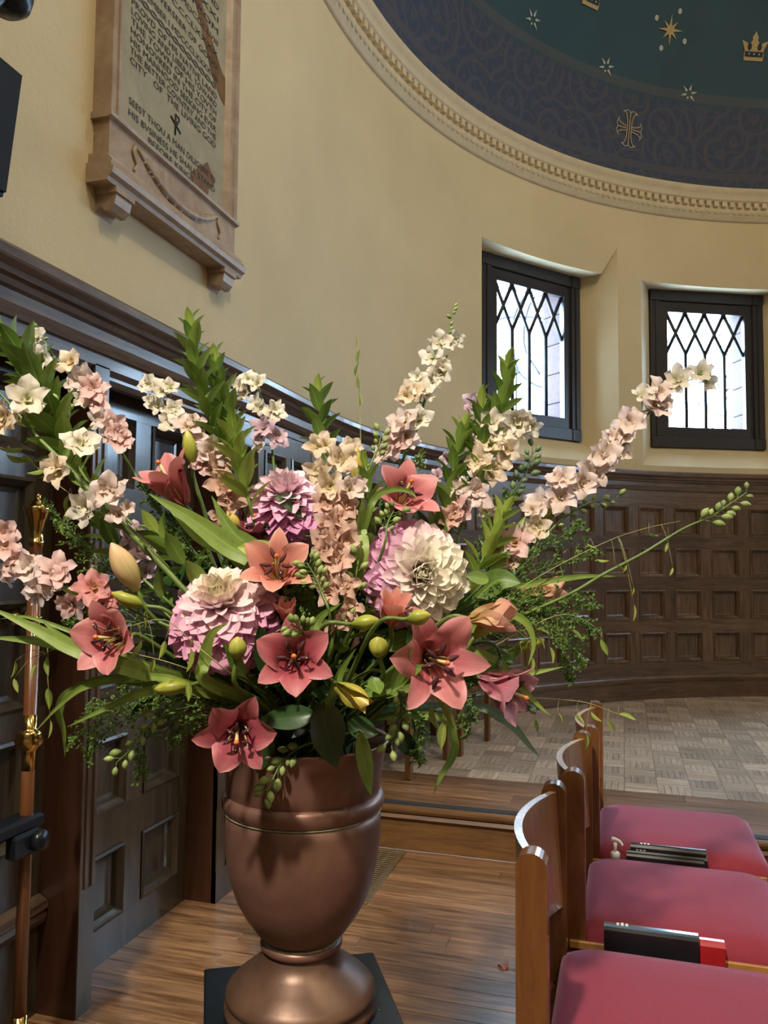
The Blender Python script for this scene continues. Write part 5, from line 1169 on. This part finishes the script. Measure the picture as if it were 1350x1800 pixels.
leafy_stem([(-25, 575), (25, 605), (70, 680), (100, 745), (125, 800), (180, 880), (280, 980)], 52, 66, 'large-leaved stem leaning in at the upper left edge', 1.48, 1.40)
leafy_stem([(893, 632), (885, 690), (868, 745), (845, 800), (815, 870), (790, 940)], 40, 52, 'leafy stem silhouetted against the left apse window', 1.58, 1.50)
leafy_stem([(815, 745), (802, 800), (790, 860), (775, 930)], 30, 46, 'leafy stem below the left apse window, behind the upper lily', 1.54, 1.46)
leafy_stem([(408, 745), (416, 790), (425, 840), (445, 910)], 22, 52, 'pale leafy stem left of the top dahlia', 1.46, 1.42, True)
leafy_stem([(640, 805), (648, 850), (650, 900), (640, 980)], 16, 40, 'short leafy stem beside the upper lily', 1.44, 1.38)
leafy_stem([(890, 890), (868, 940), (845, 990), (810, 1060)], 24, 46, 'bright leafy stem behind the right dahlia', 1.46, 1.40, True)
leafy_stem([(845, 700), (850, 760), (842, 820), (815, 900)], 26, 46, 'leafy stem standing among the lilac larkspur', 1.55, 1.48)

leafy_stem([(268, 925), (300, 965), (340, 1010), (400, 1080)], 18, 52, 'leafy stem lying between the peach bud and the left dahlia', 1.42, 1.36)
leafy_stem([(150, 880), (185, 930), (235, 1000), (320, 1080)], 20, 50, 'leafy stem under the large white florets at the left', 1.44, 1.38)
leafy_stem([(690, 1005), (655, 1050), (620, 1100), (590, 1160)], 16, 46, 'leafy stem between the peach column and the right dahlia', 1.38, 1.34)
leafy_stem([(30, 640), (70, 720), (115, 790), (180, 870), (280, 970)], 26, 56, 'bright leafy stem close under the large-leaved one at upper left', 1.50, 1.42, True)
# ---- foliage deep in the bouquet
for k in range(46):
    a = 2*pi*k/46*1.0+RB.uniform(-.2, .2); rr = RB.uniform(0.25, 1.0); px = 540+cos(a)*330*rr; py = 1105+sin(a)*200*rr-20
    D = dauto(px, py)+RB.uniform(0.10, 0.18); tip = at(px, py, D); base = mouth_pt(); root = empty('foliage_stem', base, 'leafy greenery stem filling the heart of the bouquet, shade put into its leaf colour', 'foliage stem', 'dark greenery filling the bouquet')
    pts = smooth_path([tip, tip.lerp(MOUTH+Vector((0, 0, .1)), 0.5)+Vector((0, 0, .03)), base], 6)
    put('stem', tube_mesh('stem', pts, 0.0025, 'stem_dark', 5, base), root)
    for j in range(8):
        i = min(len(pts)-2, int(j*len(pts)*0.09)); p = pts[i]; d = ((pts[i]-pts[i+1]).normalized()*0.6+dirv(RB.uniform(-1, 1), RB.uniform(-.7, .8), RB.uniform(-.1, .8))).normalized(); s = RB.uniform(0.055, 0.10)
        put('leaf', RB.choice(LFD if RB.random() < 0.65 else LFM), root, Matrix.Translation(p-base) @ toward(d, RB.random()*6) @ Matrix.Diagonal((s, s, s, 1)))  # mostly dark leaf green, so the inner shade is put into the colour

# ---- single big leaves
def big_leaf(p0, p1, wd, label, mat='leaf_dark', d0=None, d1=None, sag=0.0):
    d0 = d0 or dauto(*p0); d1 = d1 or d0; a, e = at(p0[0], p0[1], d0), at(p1[0], p1[1], d1); mid = a.lerp(e, 0.5)+Vector((0, 0, sag))
    root = empty('broad_leaf', a, label, 'leaf', 'broad single leaves')
    pts = smooth_path([a, mid, e], 8); w_ = wd*0.5*d1/FPX; v = []; f = []; uv = []; m = len(pts)
    for i, p in enumerate(pts):
        t = (pts[min(i+1, m-1)]-pts[max(i-1, 0)]).normalized(); sd = t.cross((CAM-p).normalized()+Vector((0.25, 0, 0.3))).normalized(); nn = sd.cross(t); u = i/(m-1); ww = w_*(sin(pi*min(1, max(0, u**0.8)))**0.8 if 0 < u < 1 else 0.05)
        for k in range(5): q = -1+k/2; v.append(p-a+sd*(q*ww)-nn*(0.25*ww*(1-abs(q)))); uv.append((k/4, u))
    for i in range(m-1):
        for k in range(4): f.append([i*5+k, i*5+k+1, (i+1)*5+k+1, (i+1)*5+k])
    put('leaf_blade', mk('leaf_blade', v, f, mat, True, uv), root)
    put('leaf_stalk', tube_mesh('leaf_stalk', smooth_path([a, a.lerp(MOUTH, 0.5)+Vector((0, 0, .02)), mouth_pt()], 5), 0.0022, 'stem_dark', 5, a), root)
big_leaf((565, 1235), (592, 1348), 66, 'large dark glossy leaf hanging over the front of the urn rim', 'leaf_dark', 1.30, 1.36)
big_leaf((632, 1285), (652, 1398), 30, 'narrow green leaf hanging down the right of the urn neck', 'leaf_mid', 1.34, 1.38)
big_leaf((555, 1255), (452, 1268), 44, 'dark leaf pointing left behind the lowest rose lily', 'leaf_dark', 1.34, 1.32)
big_leaf((640, 1222), (748, 1168), 36, 'green leaf reaching right under the largest lily', 'leaf_mid', 1.26, 1.22)
big_leaf((655, 1190), (668, 1130+90), 30, 'small pointed leaf below the plump upright bud', 'leaf_mid', 1.25, 1.22)
big_leaf((480, 1195), (455, 1100), 46, 'blue-green leaf between the left dahlia and central lily', 'leaf_dark', 1.30, 1.28)
big_leaf((500, 985), (418, 962), 40, 'rounded yellow-green leaf above the left dahlia', 'leaf_light', 1.34, 1.34, 0.006)
big_leaf((835, 1055), (915, 1025), 44, 'rounded leaf to the right of the right dahlia', 'leaf_mid', 1.40, 1.38, 0.02)
big_leaf((860, 1018), (818, 1012), 26, 'pointed leaf touching the right dahlia', 'leaf_mid', 1.36, 1.32)
big_leaf((430, 1190), (395, 1130), 26, 'green leaf tilted over the lower edge of the left dahlia', 'leaf_mid', 1.26, 1.24)
big_leaf((690, 1215), (722, 1140), 24, 'bright leaf beside the plump upright bud', 'leaf_mid', 1.24, 1.21)
big_leaf((470, 1290), (452, 1360), 40, 'dark leaf hanging behind the lowest rose lily', 'leaf_dark', 1.36, 1.37)
big_leaf((700, 1290), (735, 1330), 34, 'dark leaf at the right of the urn rim', 'leaf_dark', 1.40, 1.42)
big_leaf((610, 1270), (665, 1290), 40, 'dark leaf lying on the right urn rim', 'leaf_dark', 1.36, 1.36)

# ---- grass blades
def blade(path, wd, label, d0=None, d1=None, mat='blade', into=True):
    d0 = d0 or dauto(*path[0])-0.03; d1 = d1 or dauto(*path[-1])-0.02; m = len(path)
    P = [at(p[0], p[1], d0+(d1-d0)*i/(m-1)) for i, p in enumerate(path)]
    if into: q = P[-1]; P += [q.lerp(MOUTH+Vector((0, 0, .08)), 0.6), mouth_pt()]
    pts = smooth_path(P, 7)[::-1]; root = put('grass_blade', ribbon_mesh('grass_blade', mat, pts, wd*0.5*d0/FPX, pts[0])); root.location = pts[0]
    tag(root, label, 'grass blade', 'broad grass blades'); return root
blade([(-25, 1064), (60, 1104), (130, 1140), (215, 1172)], 27, 'upper broad grass blade crossing the far left lily', 1.30, 1.30)
blade([(-25, 1120), (60, 1126), (140, 1140), (220, 1165)], 24, 'lower broad grass blade running out at the left edge', 1.32, 1.32)
blade([(72, 1090), (110, 1120), (160, 1150), (230, 1178)], 18, 'short grass blade between the two broad ones at the left', 1.31, 1.31)
blade([(60, 1288), (110, 1235), (160, 1203), (260, 1190), (330, 1202)], 13, 'grass blade curving down to the pole knop', 1.34, 1.32)
blade([(118, 1278), (190, 1243), (260, 1215), (330, 1212)], 16, 'grass blade above the drooping bud stem at left', 1.33, 1.31)
blade([(114, 1330), (112, 1285), (104, 1250), (125, 1215), (220, 1195)], 14, 'grass blade bent straight down at the left', 1.38, 1.34)
blade([(0, 1088), (50, 1085), (150, 1120), (240, 1160)], 8, 'thin grass blade at the left edge', 1.36, 1.32)
blade([(262, 868), (330, 908), (400, 958), (470, 1010)], 38, 'widest light green blade slanting above the left dahlia', 1.38, 1.38, 'blade')
blade([(290, 885), (350, 940), (430, 990)], 34, 'second wide blade under the widest light green one', 1.40, 1.40, 'blade')
blade([(372, 872), (405, 930), (450, 970), (500, 1010)], 36, 'wide blade rising left of the top dahlia', 1.40, 1.38, 'blade')
blade([(640, 865), (634, 930), (628, 1000)], 28, 'upright blade right of the peach larkspur column', 1.38, 1.34)
blade([(612, 870), (610, 930), (615, 1010)], 18, 'upright narrow blade on the peach larkspur column', 1.40, 1.34)
blade([(735, 878), (720, 864), (690, 860), (660, 875), (640, 930)], 12, 'curled blade across the upper lily', 1.34, 1.36)
blade([(928, 1172), (938, 1130), (922, 1092), (880, 1080), (820, 1110)], 14, 'grass blade bending over beside the peach lily', 1.34, 1.34)
blade([(968, 1258), (945, 1238), (905, 1195), (870, 1160), (800, 1150)], 13, 'grass blade slanting across the mauve lily', 1.34, 1.34)
blade([(948, 1330), (930, 1310), (905, 1280), (880, 1262), (820, 1240)], 15, 'blue-green blade drooping under the mauve lily', 1.40, 1.40, 'blade_blue')
blade([(762, 1396), (775, 1365), (795, 1330), (798, 1300), (770, 1260)], 15, 'blade hanging lowest at the right of the urn', 1.40, 1.40)
blade([(990, 1172), (950, 1180), (910, 1186), (860, 1180)], 12, 'level grass blade at the right', 1.36, 1.36)
blade([(1092, 1014), (1050, 1012), (1000, 1016), (920, 1030), (860, 1050)], 10, 'thin pale blade over the slender lily bud', 1.44, 1.40)
blade([(930, 900), (900, 940), (870, 1000), (820, 1060)], 16, 'blade behind the right dahlia', 1.48, 1.42)
blade([(520, 960), (540, 1030), (545, 1110)], 22, 'blade behind the salmon lily', 1.40, 1.34)
blade([(600, 1060), (560, 1090), (545, 1150)], 20, 'blade over the heart of the bouquet', 1.27, 1.28)
blade([(625, 1140), (600, 1180), (580, 1230)], 16, 'blade left of the plump upright bud', 1.24, 1.27)
blade([(320, 1075), (350, 1110), (400, 1160)], 20, 'blade under the left dahlia', 1.30, 1.30)
blade([(400, 1095), (372, 1115), (360, 1160), (365, 1200)], 22, 'folded pale blade hanging below the left dahlia', 1.24, 1.26, 'blade')
blade([(800, 1100), (780, 1140), (740, 1200)], 14, 'blade behind the largest lily', 1.34, 1.34)

# ---- oat grass
SPK = [leaf_mesh('spikelet', 'pod', 1.0, 0.16, 0.9, 0.1, 7, k, 0.5*(k-1)) for k in range(3)]
def oat(path, spikes, label, d0, d1, rad=0.0008):
    pts = path3(path, d0, d1); base = pts[-1]; root = empty('oat_grass', base, label, 'oat grass', 'nodding oat grass')
    put('stem', tube_mesh('stem', pts, lambda t: rad*(0.6+0.9*t), 'straw', 5, base), root)
    for (x, y, ln, ang) in spikes:
        best = min(range(len(path)), key=lambda i: (path[i][0]-x)**2+(path[i][1]-y)**2); D = d0+(d1-d0)*best/(len(path)-1)-0.004
        dr = dirv(sin(radians(ang)), -cos(radians(ang)), RB.uniform(-.1, .3)); s = ln*D/FPX; c = at(x, y, D)-dr*s*0.5
        sp_ = put('spikelet', RB.choice(SPK), root, Matrix.Translation(c-base) @ toward(dr, RB.uniform(0, 6)) @ Matrix.Diagonal((s, s, s, 1)))
        nx = min(pts, key=lambda q: (q-c).length-0.35*(q.z-c.z)); mid = nx.lerp(c, 0.5)+Vector((0, 0, 0.012))
        put('thread', tube_mesh('thread', smooth_path([nx, mid, c], 4), 0.00045, 'straw', 4, base), root)
oat([(1195, 916), (1130, 930), (1060, 955), (950, 1012), (800, 1110)], [(1115, 1078, 30, 0), (1112, 1040, 16, -8), (1098, 1000, 16, -20), (1172, 962, 18, -20), (1180, 1005, 16, -20), (1150, 940, 20, 70), (1090, 998, 20, 60), (1040, 960, 18, 60), (1060, 985, 22, 80)], 'oat grass arching over the panelling at the right', 1.48, 1.38)
oat([(1062, 1125), (1040, 1098), (990, 1080), (920, 1108), (820, 1160)], [(1062, 1138, 32, 20), (1014, 1116, 28, 50), (990, 1122, 28, 45), (955, 1110, 28, 75), (970, 1152, 30, 12), (953, 1130, 26, 30), (935, 1170, 30, 0), (925, 1195, 28, 5)], 'oat grass with pale heads at the right below the slim bud', 1.40, 1.36)
oat([(1120, 1265), (1080, 1253), (1030, 1235), (960, 1228), (880, 1226), (800, 1200)], [(1048, 1260, 26, 45), (1075, 1276, 26, 35), (1103, 1260, 30, 75), (1020, 1265, 24, 35), (1030, 1305, 30, 0), (943, 1276, 24, 5), (985, 1262, 20, 30)], 'oat grass nodding over the chair backs', 1.42, 1.38)
oat([(80, 1150), (95, 1142), (150, 1135), (240, 1150), (340, 1180)], [(84, 1172, 34, 5), (85, 1228, 38, 0), (88, 1282, 32, 0), (24, 1178, 32, -10), (28, 1205, 26, 15), (60, 1180, 26, -20)], 'oat grass hanging in front of the wooden pole', 1.34, 1.32)
oat([(-5, 785), (40, 800), (80, 835), (140, 880), (260, 960)], [(22, 790, 38, -80), (30, 806, 46, 70), (50, 812, 40, 65), (66, 828, 38, -70), (118, 888, 36, -8), (116, 908, 36, -25), (110, 930, 24, 0)], 'oat grass at the left beside the brass finial', 1.44, 1.38)
oat([(185, 1110), (230, 1100), (290, 1090), (340, 1130), (400, 1180)], [(195, 1128, 30, -70), (216, 1132, 34, -50), (238, 1142, 38, -30), (285, 1142, 34, -20), (268, 1170, 26, -15), (333, 1160, 44, -5), (331, 1215, 36, 0), (255, 1095, 22, 10)], 'oat grass dangling across the far left lily', 1.24, 1.24)
oat([(627, 586), (630, 640), (632, 700), (634, 770), (636, 850), (630, 950)], [(627, 598, 20, 180), (630, 626, 26, 178), (626, 650, 22, 170), (629, 672, 22, 185), (632, 702, 24, 180)], 'single tall oat stem standing up against the plaster wall', 1.56, 1.46)
oat([(775, 1236), (760, 1222), (720, 1212), (680, 1208), (640, 1220)], [(766, 1264, 54, 15), (786, 1256, 56, 35), (778, 1292, 54, -8), (745, 1222, 20, 80)], 'oat heads hanging under the largest lily', 1.26, 1.28)

# ---- feathery filler
def spray(path, label, d0, d1, n=46, ln=46, dot=7, dens=7):
    pts = path3(path, d0, d1); base = pts[-1]; root = empty('feathery_spray', base, label, 'spray', 'feathery green filler sprays')
    put('stem', tube_mesh('stem', pts, lambda t: 0.0006+0.0011*t, 'stem_dark', 5, base), root)
    v = []; f = []; uv = []; m = len(pts)*0.62; K = 1.42/FPX
    for k in range(n):
        u = (k/n)*m; i = min(len(pts)-2, int(u)); p = pts[i].lerp(pts[i+1], u-i); tan = (pts[max(0, i-1)]-pts[i+1]).normalized()
        d = (tan*RB.uniform(.5, 1.0)+Vector((RB.uniform(-1, 1), RB.uniform(-1, 1), RB.uniform(-1, 1)))*0.8).normalized(); L_ = ln*K*RB.uniform(.5, 1.1)*(0.35+0.65*min(1, k/n*3))
        sd = d.cross((CAM-p).normalized()).normalized()*0.0005; e = p+d*L_; i0 = len(v); v += [p-base-sd, p-base+sd, e-base+sd*.6, e-base-sd*.6]; uv += [(0, 0)]*4; f.append([i0, i0+1, i0+2, i0+3])
        for q in range(dens):
            c = p.lerp(e, RB.uniform(.25, 1.05))+Vector((RB.uniform(-1, 1), RB.uniform(-1, 1), RB.uniform(-1, 1)))*0.0045; s = dot*K*RB.uniform(.35, .75); ax = Vector((RB.uniform(-1, 1), RB.uniform(-1, 1), RB.uniform(-1, 1))).normalized(); bx_ = ax.orthogonal().normalized(); cx_ = ax.cross(bx_)
            i0 = len(v); v += [c-base+bx_*s, c-base+cx_*s*.7, c-base-bx_*s, c-base-cx_*s*.7, c-base+ax*s*.4]; uv += [(0.2, .5)]*5; f += [[i0, i0+1, i0+4], [i0+1, i0+2, i0+4], [i0+2, i0+3, i0+4], [i0+3, i0, i0+4]]
    put('foliage', mk('foliage', v, f, 'feather', False, uv), root)['kind'] = 'stuff'
SPR = [
 ([(1020, 918), (985, 945), (930, 985), (860, 1050)], 'top feathery spray at the right against the panelling', 1.50, 1.40),
 ([(1048, 965), (1000, 985), (930, 1010), (850, 1070)], 'feathery spray over the slender lily bud', 1.50, 1.40),
 ([(1045, 1065), (1000, 1055), (930, 1060), (850, 1090)], 'feathery spray right of the slender lily bud', 1.46, 1.38),
 ([(1045, 1108), (1010, 1085), (950, 1080), (850, 1110)], 'feathery spray beside the pale oat heads at right', 1.44, 1.38),
 ([(1000, 1195), (985, 1140), (950, 1095), (860, 1100)], 'feathery spray hanging down at the right', 1.44, 1.36),
 ([(1022, 1165), (1000, 1120), (960, 1090), (870, 1090)], 'feathery spray hanging farthest right below the buds', 1.46, 1.38),
 ([(960, 1075), (940, 1060), (900, 1050), (850, 1090)], 'dense feathery spray behind the peach lily', 1.44, 1.38),
 ([(130, 1305), (170, 1270), (240, 1235), (330, 1220)], 'feathery spray at the lower left beside the jamb', 1.44, 1.40),
 ([(155, 1330), (190, 1285), (260, 1245), (350, 1230)], 'feathery spray lowest at the left', 1.44, 1.40),
 ([(160, 1250), (210, 1235), (270, 1222), (350, 1210)], 'feathery spray over the door panel at lower left', 1.46, 1.40),
 ([(245, 1362), (250, 1320), (280, 1270), (350, 1240)], 'feathery spray hanging straight down at the left', 1.42, 1.38),
 ([(300, 1310), (320, 1280), (350, 1255), (420, 1240)], 'feathery spray left of the lowest rose lily', 1.40, 1.36),
 ([(215, 1200), (260, 1195), (320, 1195), (400, 1200)], 'feathery spray behind the left lily', 1.42, 1.38),
 ([(110, 925), (150, 960), (220, 1010), (320, 1080)], 'wispy spray near the brass finial', 1.46, 1.40),
 ([(85, 885), (130, 940), (190, 1000), (300, 1080)], 'wispy spray left of the peach bud', 1.46, 1.40),
 ([(125, 1100), (160, 1085), (220, 1090), (320, 1120)], 'wispy spray above the far left lily', 1.46, 1.40),
 ([(250, 850), (270, 880), (310, 930), (370, 1010)], 'feathery spray under the upper left lily', 1.46, 1.40),
 ([(300, 905), (320, 940), (360, 990), (420, 1060)], 'dark feathery tuft above the left dahlia', 1.44, 1.38),
 ([(735, 800), (722, 840), (705, 890), (680, 980)], 'ferny tuft at the foot of the tallest larkspur', 1.50, 1.42),
 ([(690, 850), (680, 890), (665, 950)], 'ferny tuft behind the upper lily', 1.50, 1.42),
 ([(735, 1335), (735, 1300), (720, 1260), (680, 1220)], 'wispy spray hanging behind the oat heads', 1.42, 1.38),
 ([(470, 1110), (480, 1150), (500, 1210)], 'dark feathery tuft below the left dahlia', 1.34, 1.36),
 ([(520, 1040), (525, 1060), (530, 1110)], 'ferny tuft below the salmon lily', 1.32, 1.34),
 ([(560, 1180), (570, 1210), (575, 1260)], 'dark feathery tuft under the central lily', 1.34, 1.38),
 ([(820, 1290), (830, 1250), (800, 1200), (740, 1180)], 'feathery tuft under the largest lily', 1.40, 1.36),
 ([(900, 870), (880, 910), (850, 960), (800, 1040)], 'ferny spray behind the cream larkspur', 1.50, 1.42),
]
for p_, l_, a_, b_ in SPR: spray(p_, l_, a_, b_)

# ---- fallen petal
o = put('fallen_petal', petal_mesh('fallen_petal', 'lily_salmon', 0.060, 0.018, 80, 115, 0.5, 0.2, 6, 8, 1, 0.7, 0.4, 5)); o.location = (-0.385, 2.70, 0.002); o.rotation_euler.z = 1.9
tag(o, 'pink lily petal fallen on the oak floor beside the chair', 'petal')
# ---- greenery outside the second window
tr = empty('garden_tree', (1.32, 9.2, 0.3), 'small garden tree outside the right apse window', 'tree')
M['garden_leaf'] = plain('garden_leaf', (0.012, 0.022, 0.012), 0.6)
put('trunk', tube_mesh('trunk', smooth_path([(0, 0, 0), (0.03, 0, 1.5), (-0.05, 0.05, 2.6), (-0.15, 0, 3.4)], 5), lambda t: 0.05-0.04*t, 'oak_gloss_grey', 8), tr)
v = []; f = []
for k in range(420):
    c = Vector((RB.gauss(-0.02, 0.22), RB.gauss(0, 0.3), RB.uniform(2.2, 4.0))); a = Vector((RB.uniform(-1, 1), RB.uniform(-1, 1), RB.uniform(-1, 1))).normalized()*0.035; q = a.orthogonal().normalized()*0.018; i = len(v)
    v += [c-a, c+q, c+a, c-q]; f.append([i, i+1, i+2, i+3])
put('leaves', mk('leaves', v, f, 'garden_leaf'), tr)['kind'] = 'stuff'
wv = empty('garden_vine', (-1.12, 7.9, 0.2), 'bare curling vine outside the left apse window', 'vine')
for k, pth in enumerate(([(0.35, 0, 4.0), (0.1, 0, 3.6), (0.12, 0, 3.1), (0.3, 0, 2.9), (0.5, 0, 2.85)], [(0.5, 0, 4.0), (0.25, 0, 3.7), (0.2, 0, 3.3), (0.35, 0, 3.0)], [(-0.5, 0, 3.45), (0, 0, 3.6), (0.5, 0, 3.55)], [(0, 0, 0), (0.1, 0, 2.0), (0.12, 0, 3.1)])):
    put('tendril', tube_mesh('tendril', smooth_path(pth, 6), 0.012, 'lead', 6), wv)
